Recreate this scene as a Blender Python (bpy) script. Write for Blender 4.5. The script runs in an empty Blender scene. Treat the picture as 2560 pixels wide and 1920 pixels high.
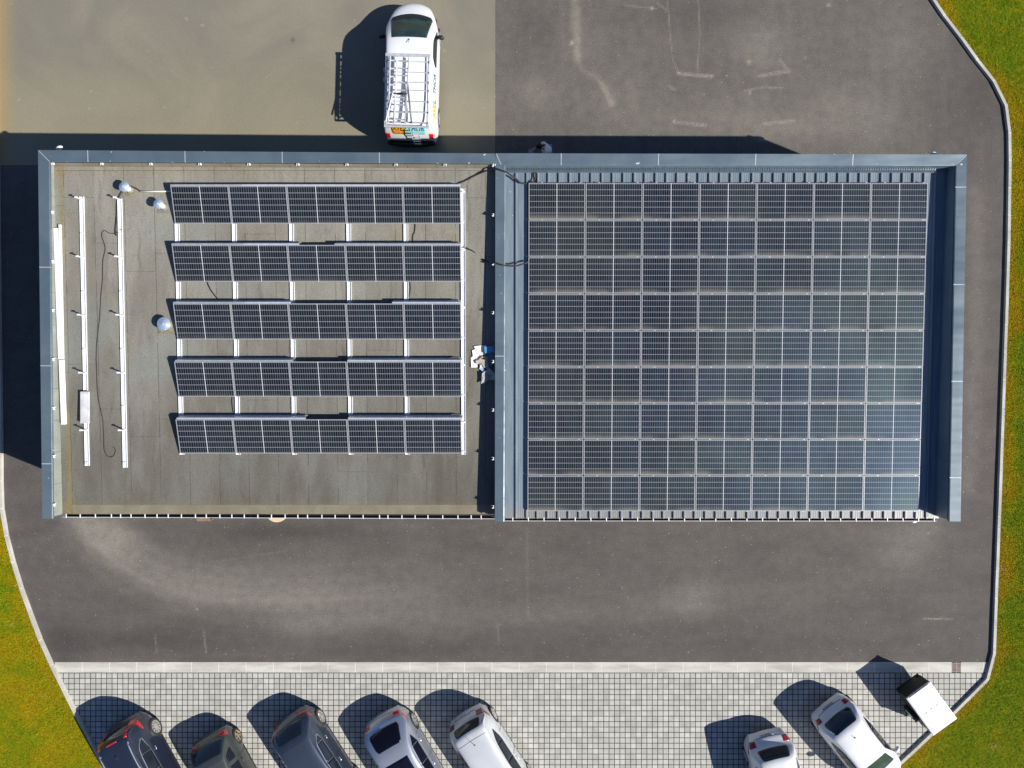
import bpy, math, random
import numpy as np
from mathutils import Vector, Matrix
rnd = random.Random(7)
S = bpy.context.scene
COL = S.collection
R = math.radians
# ------------------------------------------------------------------ camera, sky, sun, exposure
HC = 26.0                 # camera height above the yard
F = 1775.0                # focal length in pixels of a 2560 px wide frame
cam = bpy.data.objects.new('camera', bpy.data.cameras.new('camera'))
COL.objects.link(cam); S.camera = cam
cam.location = (0, 0, HC); cam.rotation_euler = (0, 0, 0)
cam.data.sensor_fit = 'HORIZONTAL'; cam.data.sensor_width = 36; cam.data.lens = F / 2560 * 36
cam.data.clip_start = .1; cam.data.clip_end = 2000
SUN_EL, SUN_AZ = R(37.6), R(-22)          # azimuth measured from +X towards +Y
sdir = Vector((math.cos(SUN_AZ) * math.cos(SUN_EL), math.sin(SUN_AZ) * math.cos(SUN_EL), math.sin(SUN_EL)))
W = bpy.data.worlds.new('World'); S.world = W; W.use_nodes = True
nt = W.node_tree; bg = nt.nodes['Background']
sky = nt.nodes.new('ShaderNodeTexSky'); sky.sky_type = 'NISHITA'; sky.sun_disc = False
sky.sun_elevation = SUN_EL; sky.sun_rotation = R(90) - SUN_AZ
sky.air_density = 1.0; sky.dust_density = .6; sky.ozone_density = 3.2
tint = nt.nodes.new('ShaderNodeMix'); tint.data_type = 'RGBA'; tint.blend_type = 'MULTIPLY'; tint.inputs[0].default_value = 1
tint.inputs[7].default_value = (.92, 1.0, 1.22, 1)
nt.links.new(sky.outputs[0], tint.inputs[6]); nt.links.new(tint.outputs[2], bg.inputs[0]); bg.inputs[1].default_value = .048
sun = bpy.data.objects.new('sun', bpy.data.lights.new('sun', 'SUN')); COL.objects.link(sun)
sun.data.energy = 4.6; sun.data.angle = R(.5); sun.data.color = (1, .95, .87)
sun.rotation_euler = sdir.to_track_quat('Z', 'Y').to_euler(); sun.location = (30, -12, 30)
S.view_settings.view_transform = 'Standard'; S.view_settings.look = 'None'
S.view_settings.exposure = .62; S.view_settings.gamma = 1
S.view_settings.use_curve_mapping = False

# ------------------------------------------------------------------ survey: photo pixel + height -> metres
def U(px, py, z=0.0):
    k = (HC - z) / F
    return Vector(((px - 1280) * k, (960 - py) * k, z))
def deck_z(Y): return 3.88 - .0465 * (6.83 - Y)
def pv_z(Y): return 3.75 - .0439 * (6.298 - Y)
def pan_z(Y): return pv_z(Y) - .13
def on(fz, px, py, dz=0.0):
    z = 3.6
    for _ in range(12):
        z = fz((960 - py) * (HC - z) / F) + dz
    return U(px, py, z)
def Dk(px, py, dz=0.0): return on(deck_z, px, py, dz)
def Pn(px, py, dz=0.0): return on(pan_z, px, py, dz)

# ------------------------------------------------------------------ material helpers
class NB:
    def __init__(s, name):
        s.m = bpy.data.materials.new(name); s.m.use_nodes = True
        s.t = s.m.node_tree; s.b = s.t.nodes['Principled BSDF']
    def n(s, typ, **kw):
        nd = s.t.nodes.new(typ)
        for k, v in kw.items(): setattr(nd, k, v)
        return nd
    def link(s, a, b): s.t.links.new(a, b)
    def put(s, sock, v):
        if hasattr(v, 'is_output') or hasattr(v, 'links'): s.link(v, sock)
        else: sock.default_value = v
    def coord(s, kind='Object'):
        if not hasattr(s, 'tc'): s.tc = s.n('ShaderNodeTexCoord')
        return s.tc.outputs[kind]
    def world(s):
        if not hasattr(s, 'geo'): s.geo = s.n('ShaderNodeNewGeometry')
        return s.geo.outputs['Position']
    def map(s, vec, scale=(1, 1, 1), loc=(0, 0, 0), rot=(0, 0, 0)):
        mp = s.n('ShaderNodeMapping'); s.link(vec, mp.inputs[0])
        mp.inputs['Scale'].default_value = scale; mp.inputs['Location'].default_value = loc
        mp.inputs['Rotation'].default_value = rot
        return mp.outputs[0]
    def noise(s, vec, scale, detail=3, rough=.55, dist=0):
        t = s.n('ShaderNodeTexNoise'); s.link(vec, t.inputs['Vector'])
        t.inputs['Scale'].default_value = scale; t.inputs['Detail'].default_value = detail
        t.inputs['Roughness'].default_value = rough; t.inputs['Distortion'].default_value = dist
        return t.outputs['Fac']
    def voro(s, vec, scale, out='Distance'):
        t = s.n('ShaderNodeTexVoronoi'); s.link(vec, t.inputs['Vector']); t.inputs['Scale'].default_value = scale
        return t.outputs[out]
    def ramp(s, fac, a, b, lo=0.0, hi=1.0):
        t = s.n('ShaderNodeMapRange'); t.interpolation_type = 'SMOOTHSTEP'
        s.put(t.inputs['Value'], fac)
        t.inputs['From Min'].default_value = a; t.inputs['From Max'].default_value = b
        t.inputs['To Min'].default_value = lo; t.inputs['To Max'].default_value = hi
        return t.outputs[0]
    def math(s, op, a, b=0.0, c=None):
        t = s.n('ShaderNodeMath', operation=op); s.put(t.inputs[0], a); s.put(t.inputs[1], b)
        if c is not None: s.put(t.inputs[2], c)
        return t.outputs[0]
    def mix(s, fac, a, b, blend='MIX'):
        t = s.n('ShaderNodeMix', data_type='RGBA', blend_type=blend)
        s.put(t.inputs[0], fac)
        for sock, v in ((t.inputs[6], a), (t.inputs[7], b)):
            if isinstance(v, tuple): v = (*v[:3], 1)
            s.put(sock, v)
        return t.outputs[2]
    def attr(s, name):
        t = s.n('ShaderNodeAttribute'); t.attribute_name = name
        return t.outputs['Fac']
    def sep(s, vec):
        t = s.n('ShaderNodeSeparateXYZ'); s.link(vec, t.inputs[0]); return t.outputs
    def bump(s, h, strength=.3, dist=.01):
        t = s.n('ShaderNodeBump'); t.inputs['Strength'].default_value = strength
        t.inputs['Distance'].default_value = dist; s.link(h, t.inputs['Height'])
        s.link(t.outputs[0], s.b.inputs['Normal'])
    def out(s, col=None, rough=None, **kw):
        if col is not None:
            if isinstance(col, tuple): col = (*col[:3], 1)
            s.put(s.b.inputs['Base Color'], col)
        if rough is not None: s.put(s.b.inputs['Roughness'], rough)
        for k, v in kw.items(): s.put(s.b.inputs[k.replace('_', ' ')], v)
        return s.m

def simple(name, col, rough=.5, var=.12, scale=6, metal=0.0, coat=0.0, spec=.5, **kw):
    b = NB(name); v = b.coord()
    n = b.noise(v, scale, 4)
    dark = tuple(c * (1 - var) for c in col); lite = tuple(min(1, c * (1 + var)) for c in col)
    return b.out(b.mix(b.ramp(n, .3, .7), dark, lite), rough, Metallic=metal, Coat_Weight=coat,
                 Specular_IOR_Level=spec, Coat_Roughness=.05, **kw)

# ------------------------------------------------------------------ mesh helpers
class MB:
    def __init__(s): s.v = []; s.f = []; s.mi = []
    def add(s, vs, fs, mi=0):
        o = len(s.v); s.v += [tuple(p) for p in vs]
        for f in fs: s.f.append(tuple(i + o for i in f)); s.mi.append(mi)
    def box(s, x0, x1, y0, y1, z0, z1, mi=0, M=None):
        vs = [Vector((x, y, z)) for z in (z0, z1) for x, y in ((x0, y0), (x1, y0), (x1, y1), (x0, y1))]
        if M is not None: vs = [M @ p for p in vs]
        s.add(vs, [(3, 2, 1, 0), (4, 5, 6, 7), (0, 1, 5, 4), (1, 2, 6, 5), (2, 3, 7, 6), (3, 0, 4, 7)], mi)
    def prism(s, top, down, mi=0):
        """top: list of 3-D points (counter-clockwise seen from above); down: drop or list of bottom points"""
        n = len(top); top = [Vector(p) for p in top]
        bot = [p - Vector((0, 0, down)) for p in top] if not isinstance(down, list) else [Vector(p) for p in down]
        fs = [tuple(range(n)), tuple(range(2 * n - 1, n - 1, -1))]
        fs += [(i + n, (i + 1) % n + n, (i + 1) % n, i) for i in range(n)]
        s.add(top + bot, fs, mi)
    def bar(s, a, b, w, h, mi=0, up=Vector((0, 0, 1))):
        """rectangular bar from a to b (centre line), w across, h along up"""
        a = Vector(a); b = Vector(b); d = (b - a).normalized()
        if abs(d.dot(up)) > .98: up = Vector((0, 1, 0))
        sd = d.cross(up).normalized() * w / 2; uu = sd.cross(d).normalized() * h / 2
        vs = [a - sd - uu, a + sd - uu, a + sd + uu, a - sd + uu, b - sd - uu, b + sd - uu, b + sd + uu, b - sd + uu]
        s.add(vs, [(0, 1, 2, 3), (7, 6, 5, 4), (4, 5, 1, 0), (5, 6, 2, 1), (6, 7, 3, 2), (7, 4, 0, 3)], mi)
    def tube(s, path, r, n=7, mi=0):
        path = [Vector(p) for p in path]; rings = []
        for i, p in enumerate(path):
            d = (path[min(i + 1, len(path) - 1)] - path[max(i - 1, 0)]).normalized()
            u = d.cross(Vector((0, 0, 1)))
            if u.length < 1e-3: u = Vector((1, 0, 0))
            u.normalize(); w = d.cross(u)
            rings.append([p + (u * math.cos(2 * math.pi * k / n) + w * math.sin(2 * math.pi * k / n)) * r for k in range(n)])
        vs = [p for q in rings for p in q]; fs = []
        for i in range(len(path) - 1):
            for k in range(n):
                fs.append((i * n + k, i * n + (k + 1) % n, (i + 1) * n + (k + 1) % n, (i + 1) * n + k))
        fs += [tuple(range(n - 1, -1, -1)), tuple((len(path) - 1) * n + k for k in range(n))]
        s.add(vs, fs, mi)
    def lathe(s, prof, n=24, M=None, mi=0):
        """prof: list of (r, z)"""
        vs = []
        for r, z in prof:
            for k in range(n):
                a = 2 * math.pi * k / n; p = Vector((r * math.cos(a), r * math.sin(a), z)); vs.append(M @ p if M is not None else p)
        fs = []
        for i in range(len(prof) - 1):
            for k in range(n):
                fs.append((i * n + k, i * n + (k + 1) % n, (i + 1) * n + (k + 1) % n, (i + 1) * n + k))
        fs += [tuple(range(n - 1, -1, -1)), tuple((len(prof) - 1) * n + k for k in range(n))]
        s.add(vs, fs, mi)
    def grid(s, fn, nu, nv, mi=0, both=False):
        vs = [fn(i / nu, j / nv) for i in range(nu + 1) for j in range(nv + 1)]
        fs = [(i * (nv + 1) + j, (i + 1) * (nv + 1) + j, (i + 1) * (nv + 1) + j + 1, i * (nv + 1) + j + 1) for i in range(nu) for j in range(nv)]
        s.add(vs, fs, mi)
    def build(s, name, mats, parent=None, smooth=False, origin=None):
        me = bpy.data.meshes.new(name)
        vs = s.v
        if origin is not None:
            o = Vector(origin); vs = [tuple(Vector(p) - o) for p in vs]
        me.from_pydata(vs, [], s.f)
        for m in (mats if isinstance(mats, (list, tuple)) else [mats]): me.materials.append(m)
        me.polygons.foreach_set('material_index', s.mi)
        if smooth: me.polygons.foreach_set('use_smooth', [True] * len(s.f))
        me.update()
        ob = bpy.data.objects.new(name, me); COL.objects.link(ob)
        if origin is not None: ob.location = origin
        if parent is not None: ob.parent = parent
        return ob
def tag(o, label, cat, group=None):
    o['label'] = label; o['category'] = cat
    if group: o['group'] = group
    return o
def thing(name, loc, label, cat, group=None, rz=0):
    o = bpy.data.objects.new(name, None); COL.objects.link(o); o.empty_display_size = .2
    o.location = loc; o.rotation_euler = (0, 0, rz)
    return tag(o, label, cat, group)
def struct(o, kind='structure'): o['kind'] = kind; return o
def dup(src, parent, loc=None, rot=None):
    c = src.copy(); COL.objects.link(c)
    if parent is not None: c.parent = parent
    if loc is not None: c.location = loc
    if rot is not None: c.rotation_euler = rot
    return c
def curve(pts, n=8):
    """Catmull-Rom through 3-D points"""
    P = [Vector(p) for p in pts]; P = [2 * P[0] - P[1]] + P + [2 * P[-1] - P[-2]]; out = []
    for i in range(1, len(P) - 2):
        for k in range(n):
            t = k / n; a, b, c, d = P[i - 1], P[i], P[i + 1], P[i + 2]
            out.append(.5 * (2 * b + (c - a) * t + (2 * a - 5 * b + 4 * c - d) * t * t + (3 * b - a - 3 * c + d) * t ** 3))
    return out + [P[-2]]
ORD = ['first', 'second', 'third', 'fourth', 'fifth', 'sixth', 'seventh', 'eighth', 'ninth', 'tenth', 'eleventh']

# ------------------------------------------------------------------ setting: ground, asphalt, slab, pavers, kerbs, lawns
def seg_dist(X, Y, pts):
    d = np.full(X.shape, 1e9); prog = np.zeros(X.shape)
    for (x0, y0), (x1, y1) in zip(pts[:-1], pts[1:]):
        L2 = (x1 - x0) ** 2 + (y1 - y0) ** 2 + 1e-9
        t = np.clip(((X - x0) * (x1 - x0) + (Y - y0) * (y1 - y0)) / L2, 0, 1)
        d = np.minimum(d, np.hypot(X - x0 - t * (x1 - x0), Y - y0 - t * (y1 - y0)))
    return d
def disp(pts, z=0.0):      # points given in the 2212 px wide view of the photograph
    return [tuple(U(x * 1.15732, y * 1.15732, z)[:2]) for x, y in pts]
def smooth2(pts, n=8): return [tuple(p[:2]) for p in curve([Vector((*p, 0)) for p in pts], n)]

def fine_sheet(name, mat, x0, x1, y0, y1, step, zf, ext=None, fields=None):
    xs = np.arange(x0, x1 + 1e-6, step); ys = np.arange(y0, y1 + 1e-6, step)
    if ext:
        xs = np.concatenate([[ext[0]], xs, [ext[1]]]); ys = np.concatenate([[ext[2]], ys, [ext[3]]])
    X, Y = np.meshgrid(xs, ys, indexing='ij'); Z = zf(X, Y)
    nx, ny = len(xs), len(ys)
    me = bpy.data.meshes.new(name)
    me.vertices.add(nx * ny); me.vertices.foreach_set('co', np.stack([X, Y, Z], -1).astype(np.float32).ravel())
    idx = np.arange(nx * ny).reshape(nx, ny)
    q = np.stack([idx[:-1, :-1], idx[1:, :-1], idx[1:, 1:], idx[:-1, 1:]], -1).reshape(-1, 4)
    me.loops.add(q.size); me.loops.foreach_set('vertex_index', q.ravel().astype(np.int32))
    me.polygons.add(len(q)); me.polygons.foreach_set('loop_start', np.arange(0, q.size, 4, dtype=np.int32))
    me.polygons.foreach_set('loop_total', np.full(len(q), 4, dtype=np.int32))
    me.update(calc_edges=True); me.validate()
    for k, fn in (fields or {}).items():
        a = me.attributes.new(k, 'FLOAT', 'POINT'); a.data.foreach_set('value', fn(X, Y).astype(np.float32).ravel())
    me.materials.append(mat)
    o = bpy.data.objects.new(name, me); COL.objects.link(o)
    return o

# asphalt: pale dust swept by turning tyres, scuffs and drag marks, as separate wear map
def asphalt_dust(X, Y):
    A = np.zeros(X.shape); rs = np.random.RandomState(4)
    # the swept fan of turning tyre tracks at the lower left corner
    for i in range(22):
        k = (i + rs.uniform(-.4, .4)) / 21
        pts = [(100 + 70 * k, 985), (118 + 92 * k, 1105 - 30 * k), (182 + 130 * k, 1225 - 72 * k), (330 + 120 * k, 1318 - 112 * k), (540 + 90 * k, 1352 - 145 * k), (820, 1345 - 150 * k), (1080, 1325 - 140 * k)]
        P = smooth2(disp(pts), 6); w = rs.uniform(.14, .34); a = rs.uniform(.03, .10) * (.45 + .9 * math.exp(-((k - .5) / .3) ** 2))
        d = seg_dist(X, Y, P); fx = np.clip((X + 1.0) / -6.5, 0, 1) ** .7
        fy = np.clip((2.2 - Y) / 5.0, .35, 1)
        A += a * np.exp(-(d / w) ** 2) * fx * fy * 1.25
    for pts, w, a in (
        ([(640, 1360), (900, 1340), (1250, 1330), (1500, 1300)], .8, .20),
        ([(1500, 1290), (1800, 1270), (1960, 1200), (2020, 1130)], .9, .15),
        ([(1720, 1180), (1880, 1150), (2000, 1140)], .5, .12),
        ([(2090, 1050), (2110, 700), (2110, 420)], .45, .22),
        ([(1250, 20), (1252, 140), (1290, 170), (1322, 225)], .10, .14),
        ([(1300, 180), (1322, 225)], .11, .24), ([(1240, 0), (1246, 130)], .16, .2)):
        d = seg_dist(X, Y, smooth2(disp(pts), 6)); A += a * np.exp(-(d / w) ** 2)
    A += .20 * np.clip((Y - 5.5) / 3.0, 0, 1) * np.clip((17.5 - X) / 3.5, 0, 1)
    for x, y, rx, ry, a in ((1600, 240, 1.5, .8, .13), (1800, 225, 1.3, .8, .15), (1330, 210, 1.4, 1.0, .10), (1700, 280, 2.4, .5, .16),
                            (1450, 260, 1.5, .8, .1), (1960, 90, 1.6, 1.2, .1), (1250, 90, 1.2, 1.0, .08), (1160, 200, .8, .7, .16),
                            (250, 1160, 1.0, .7, .25), (1640, 100, .9, .9, .2), (1900, 260, 1.2, .9, .1), (1480, 1190, 2.2, .6, .1),
                            (1950, 1190, 1.2, .8, .16), (1130, 1240, 2.4, .8, .08)):
        cx, cy = disp([(x, y)])[0]
        A += a * np.exp(-((X - cx) / rx) ** 2 - ((Y - cy) / ry) ** 2)
    for x, y, rx, ry, a in ((300, 1380, 3, .5, -.3), (600, 1150, 3.2, .4, -.3), (900, 1400, 4, .45, -.22), (130, 1390, .8, .8, -.25),
                            (1200, 1380, 3, .6, -.16), (2120, 200, .9, 1.6, -.2), (1500, 30, 2, .6, -.2), (1150, 60, .8, 1, -.15), (1700, 1390, 4, .5, -.14)):
        cx, cy = disp([(x, y)])[0]
        A += a * np.exp(-((X - cx) / rx) ** 2 - ((Y - cy) / ry) ** 2)
    return A
def asphalt_scuff(X, Y):
    A = np.zeros(X.shape)
    for pts, w, a in (
        ([(1465, 157), (1540, 164)], .045, .42), ([(1466, 161), (1538, 168)], .025, .4),
        ([(1640, 165), (1705, 155)], .045, .34), ([(1642, 161), (1706, 150), (1706, 158)], .025, .3),
        ([(1455, 262), (1525, 270)], .04, .32), ([(1457, 258), (1457, 266), (1526, 274)], .025, .3),
        ([(1648, 266), (1715, 260)], .04, .32), ([(1650, 270), (1716, 264)], .025, .28),
        ([(1442, 0), (1449, 90), (1455, 135), (1466, 157)], .02, .3), ([(1508, 0), (1512, 70), (1506, 150)], .02, .32),
        ([(1608, 196), (1650, 188), (1690, 190)], .03, .28), ([(1420, 7), (1440, 22)], .04, .25), ([(1350, 12), (1420, 18)], .03, .22),
        ([(1446, 186), (1458, 195)], .05, .25), ([(1685, 130), (1700, 150)], .06, .3), ([(1640, 300), (1652, 302)], .05, .5),
        ([(1995, 1336), (2057, 1338)], .025, .4), ([(440, 1365), (445, 1410)], .03, .3), ([(336, 1370), (338, 1410)], .03, .2),
        ([(1075, 1350), (1078, 1390)], .04, .14), ([(1138, 1140), (1140, 1330)], .05, .08),
        ([(450, 1215), (620, 1190)], .02, .1)):
        d = seg_dist(X, Y, disp(pts)); A += a * np.exp(-(d / w) ** 2)
    for x, y, r, a in ((1235, 93, .07, .9), (1408, 18, .06, .7), (1618, 134, .09, .5), (1790, 11, .07, .5), (1620, 200, .05, .5), (1570, 164, .03, .9),
                       (1665, 190, .05, .4), (1740, 125, .04, .4), (78, 1482, .05, .9), (178, 1567, .05, .7), (426, 1315, .04, .5), (2005, 1152, .04, .6)):
        cx, cy = disp([(x, y)])[0]; A += a * np.exp(-(np.hypot(X - cx, Y - cy) / r) ** 2)
    return A
b = NB('asphalt'); w = b.world()
n1 = b.noise(w, .35, 4, .5, .6); n2 = b.noise(w, 2.6, 4, .65); n3 = b.noise(w, 26, 3, .7); n4 = b.noise(b.map(w, (.5, 2.0, 1)), .8, 4, .6, .5)
base = b.mix(b.ramp(n1, .34, .68), (.083, .076, .071), (.095, .087, .081))
n5 = b.noise(b.map(w, (2.4, .35, 1)), .8, 4, .6, .3); yy = b.sep(w)[1]
n4 = b.mix(b.ramp(yy, 5, 8), n4, n5)
base = b.mix(b.ramp(n4, .35, .75, 0, .5), base, (.118, .108, .097))
base = b.mix(b.math('MULTIPLY', b.ramp(b.attr('dust'), -.02, .75), b.ramp(n2, .05, .6, .7, 1)), base, (.225, .208, .178))
base = b.mix(b.ramp(b.attr('dust'), 0, -.4, 0, .8), base, (.056, .050, .047))
base = b.mix(b.math('MULTIPLY', b.attr('scuff'), b.ramp(b.noise(w, 9, 3), .25, .6, .2, 1)), base, (.40, .365, .31))
base = b.mix(b.ramp(n2, .3, .72), b.mix(1, base, (.92, .92, .92), 'MULTIPLY'), b.mix(1, base, (1.08, 1.08, 1.07), 'MULTIPLY'))
base = b.mix(b.ramp(n3, .3, .7), b.mix(1, base, (.76, .75, .76), 'MULTIPLY'), b.mix(1, base, (1.22, 1.21, 1.20), 'MULTIPLY'))
spk = b.math('GREATER_THAN', b.noise(w, 14, 2, .4), .735)
base = b.mix(b.math('MULTIPLY', spk, .45), base, (.5, .47, .42))
b.bump(n3, .35, .01)
M_asphalt = b.out(base, .85, Specular_IOR_Level=.25)
struct(fine_sheet('asphalt_yard', M_asphalt, -19.2, 19.2, -10.4, 14.6, .05, lambda X, Y: X * 0, (-60, 60, -60, 90), {'dust': asphalt_dust, 'scuff': asphalt_scuff}))

# big ground sheet under everything
b = NB('lawn_soil'); w = b.world()
g1 = b.noise(w, .55, 5, .6, .5); g2 = b.noise(w, 4.5, 4, .65); g3 = b.noise(w, 30, 3, .7)
gc = b.mix(b.ramp(g1, .35, .66), (.135, .190, .003), (.300, .215, .004))
gc = b.mix(b.ramp(g2, .35, .75, 0, .8), gc, (.23, .22, .005))
gc = b.mix(b.ramp(g2, .42, .2, 0, .6), gc, (.09, .10, .004))
gc = b.mix(b.ramp(g3, .3, .75), b.mix(1, gc, (.6, .6, .6), 'MULTIPLY'), b.mix(1, gc, (1.35, 1.3, 1.2), 'MULTIPLY'))
b.bump(g3, .9, .04)
M_soil = b.out(gc, .95, Specular_IOR_Level=.1)
mb = MB(); mb.add([(-400, -400, -.03), (400, -400, -.03), (400, 400, -.03), (-400, 400, -.03)], [(0, 1, 2, 3)])
struct(mb.build('ground', M_soil))

# concrete apron in the upper left
b = NB('apron_concrete'); w = b.world()
n1 = b.noise(w, .22, 5, .6, .8); n2 = b.noise(w, 1.6, 4, .6); n3 = b.noise(w, 30, 3, .7)
c = b.mix(b.ramp(n1, .36, .64), (.178, .166, .134), (.228, .206, .158))
c = b.mix(b.ramp(n2, .35, .75, 0, .4), c, (.190, .182, .136))
ys = b.sep(w)
c = b.mix(b.math('MULTIPLY', b.ramp(ys[1], 12.5, 8.6, 0, .5), b.ramp(ys[0], -26, -20)), c, (.252, .225, .140))
c = b.mix(b.math('MULTIPLY', b.ramp(ys[0], -18.0, -18.75, 0, .65), b.ramp(ys[0], -20.2, -19.2)), c, (.30, .21, .085))
st = b.ramp(b.voro(b.map(w, (1, 1, 1), tuple(-c for c in U(732, 100, 0))), 1.0), 0, 1, 1, 0)
cx, cy = U(732, 100)[:2]
dx = b.math('SUBTRACT', ys[0], cx); dy = b.math('SUBTRACT', ys[1], cy)
rr = b.math('SQRT', b.math('ADD', b.math('MULTIPLY', dx, dx), b.math('MULTIPLY', dy, dy)))
rr = b.math('ADD', rr, b.math('MULTIPLY', b.noise(w, 14, 3), .06))
c = b.mix(b.ramp(rr, .15, .08, 0, .6), c, (.10, .085, .07))
c = b.mix(b.math('MULTIPLY', b.math('GREATER_THAN', b.noise(w, 3.4, 2, .3), .76), .2), c, (.4, .37, .29))
c = b.mix(b.ramp(n3, .3, .7), b.mix(1, c, (.88, .88, .88), 'MULTIPLY'), b.mix(1, c, (1.12, 1.12, 1.12), 'MULTIPLY'))
b.bump(n3, .15, .006)
M_apron = b.out(c, .8, Specular_IOR_Level=.3)
mb = MB(); p0 = U(1238, 413); mb.prism([(-60, p0.y, .005), (p0.x, p0.y, .005), (p0.x, 80, .005), (-60, 80, .005)], .03)
struct(mb.build('concrete_apron', M_apron))

# kerb lines (photo pixels of the yard-side edge)
KW = [(-6, -300), (-3, 200), (1, 460), (5, 800), (9, 1100), (9.5, 1240), (13, 1290), (19, 1322), (31, 1369), (47, 1430), (68, 1492), (93, 1558), (116, 1619), (133, 1654), (147, 1681), (177, 1743), (208, 1805), (243, 1866), (270, 1920), (420, 2190), (560, 2440)]
KE = [(2130, -300), (2324, 0), (2357, 49), (2400, 104), (2444, 166), (2484, 215), (2503, 252), (2513, 290), (2516, 340), (2517, 384), (2514, 591), (2509, 760), (2497, 1100), (2488, 1341), (2482, 1500), (2477, 1640), (2474, 1681), (2381, 1775), (2259, 1890), (2190, 1955), (2000, 2140), (1700, 2440)]
def resample(P, step):
    out = [P[0]]; acc = 0
    for a, c in zip(P[:-1], P[1:]):
        L = (c - a).length; t = step - acc
        while t <= L:
            out.append(a + (c - a) * t / L); t += step
        acc = (acc + L) % step if L > 0 else acc
    out.append(P[-1]); return out
b = NB('kerb_concrete'); w = b.world()
c = b.mix(b.ramp(b.noise(w, 1.2, 5), .3, .7), (.42, .41, .37), (.56, .55, .50))
c = b.mix(b.ramp(b.noise(w, 24, 4, .7), .3, .75), b.mix(1, c, (.82, .82, .8), 'MULTIPLY'), c)
M_kerb = b.out(c, .85, Specular_IOR_Level=.25)
M_joint = simple('joint_mortar', (.72, .70, .64), .9, .1)
def kerb(pix, side, wd=.115, h=.10):
    P = [U(x, y) for x, y in pix]
    P = resample(P, 1.0); nrm = []
    for i in range(len(P)):
        d = (P[min(i + 1, len(P) - 1)] - P[max(i - 1, 0)]).normalized(); nrm.append(Vector((d.y, -d.x, 0)) * side)
    mb = MB(); outer = [p + n * wd for p, n in zip(P, nrm)]
    for i in range(len(P) - 1):
        d = (P[i + 1] - P[i]).normalized() * .006
        hh = h + rnd.uniform(-.004, .004)
        q = [P[i] + d, P[i + 1] - d, outer[i + 1] - d, outer[i] + d]
        q2 = [q[0] + nrm[i] * .012, q[1] + nrm[i + 1] * .012, q[2], q[3]]
        if side < 0: q2 = q2[::-1]; q = q[::-1]
        top = [v + Vector((0, 0, hh)) for v in q2][::-1]; bot = [v + Vector((0, 0, -.02)) for v in q][::-1]
        mb.prism(top, bot)
        e = P[i + 1]; o = outer[i + 1]; t = (P[i + 1] - P[i]).normalized() * .012
        q = [e + nrm[i + 1] * .01 - t, e + nrm[i + 1] * .01 + t, o + t, o - t]
        if side < 0: q = q[::-1]
        mb.prism([v + Vector((0, 0, h - .002)) for v in q][::-1], .08, 1)
    struct(mb.build('kerb', [M_kerb, M_joint]))
    return outer
outW = kerb(KW, 1 if False else 1 * -1 * -1)
outE = kerb(KE, -1)

def lawn_poly(outer, xfar, name):
    mb = MB(); z = .075
    n = len(outer); vs = [(p.x, p.y, z) for p in outer] + [(xfar, p.y, z) for p in outer]
    fs = []
    for i in range(n - 1):
        f = (i, i + 1, n + i + 1, n + i)
        fs.append(f if xfar < 0 else f[::-1])
    mb.add(vs, fs); return struct(mb.build(name, M_soil))
outWl = [p.copy() for p in outW]; outEl = [p.copy() for p in outE]
# the slab side needs no lawn: the west lawn starts below the frame's top left corner
lawn_poly(outWl, -70, 'lawn'); lawn_poly(outEl, 70, 'lawn')

# gravel margin between kerb and lawn is part of the soil; blades of grass
def edge_x(outer, y):
    for a, c in zip(outer[:-1], outer[1:]):
        if min(a.y, c.y) <= y <= max(a.y, c.y) and abs(a.y - c.y) > 1e-6:
            return a.x + (c.x - a.x) * (y - a.y) / (c.y - a.y)
    return None
def in_lawn(n):
    rs = np.random.RandomState(3); out = []; dry = []
    yy = rs.uniform(-15.5, 16.5, n * 3); pick = rs.rand(n * 3)
    for y, p in zip(yy, pick):
        if p < .36:
            e = edge_x(outWl, y)
            if e is None or e < -19.6: continue
            x = rs.uniform(-20.5, e - .01)
        else:
            e = edge_x(outEl, y)
            if e is None or e > 20.5: continue
            x = rs.uniform(e + .01, 21.5)
        out.append((x, y)); dry.append((.50 + .2 * math.exp(-((e - x) / .4) ** 2)) if p < .36 else (.18 + .62 * math.exp(-((x - e) / .55) ** 2)))
    return np.array(out), np.array(dry)
pts, dryv = in_lawn(280000)
rs = np.random.RandomState(5); N = len(pts)
ang = rs.uniform(0, 2 * np.pi, N); hgt = rs.uniform(.006, .035, N); wid = rs.uniform(.008, .017, N); lean = rs.uniform(.03, .085, N); tall = rs.rand(N) < .03; hgt[tall] *= 2.6; lean[tall] *= 1.7
la = rs.uniform(0, 2 * np.pi, N)
V = np.zeros((N, 3, 3), np.float32)
V[:, 0, 0] = pts[:, 0] + np.cos(ang) * wid; V[:, 0, 1] = pts[:, 1] + np.sin(ang) * wid; V[:, 0, 2] = .072
V[:, 1, 0] = pts[:, 0] - np.cos(ang) * wid; V[:, 1, 1] = pts[:, 1] - np.sin(ang) * wid; V[:, 1, 2] = .072
V[:, 2, 0] = pts[:, 0] + np.cos(la) * lean; V[:, 2, 1] = pts[:, 1] + np.sin(la) * lean; V[:, 2, 2] = .075 + hgt
b = NB('grass_blades'); w = b.world()
g1 = b.noise(w, .5, 5, .62, .6); g2 = b.noise(w, 3.2, 4, .65); g3 = b.noise(w, 45, 2, .7)
gc = b.mix(b.ramp(b.math('ADD', b.attr('dry'), b.math('MULTIPLY', b.math('SUBTRACT', g1, .5), 2.2)), .2, .85), (.140, .230, .003), (.350, .248, .003))
gc = b.mix(b.ramp(g2, .48, .72, 0, .85), gc, (.300, .300, .004))
gc = b.mix(b.ramp(g2, .42, .25, 0, .7), gc, (.070, .125, .003))
gc = b.mix(b.ramp(b.noise(w, 1.1, 4, .7), .63, .74, 0, .75), gc, (.42, .29, .10))
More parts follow.
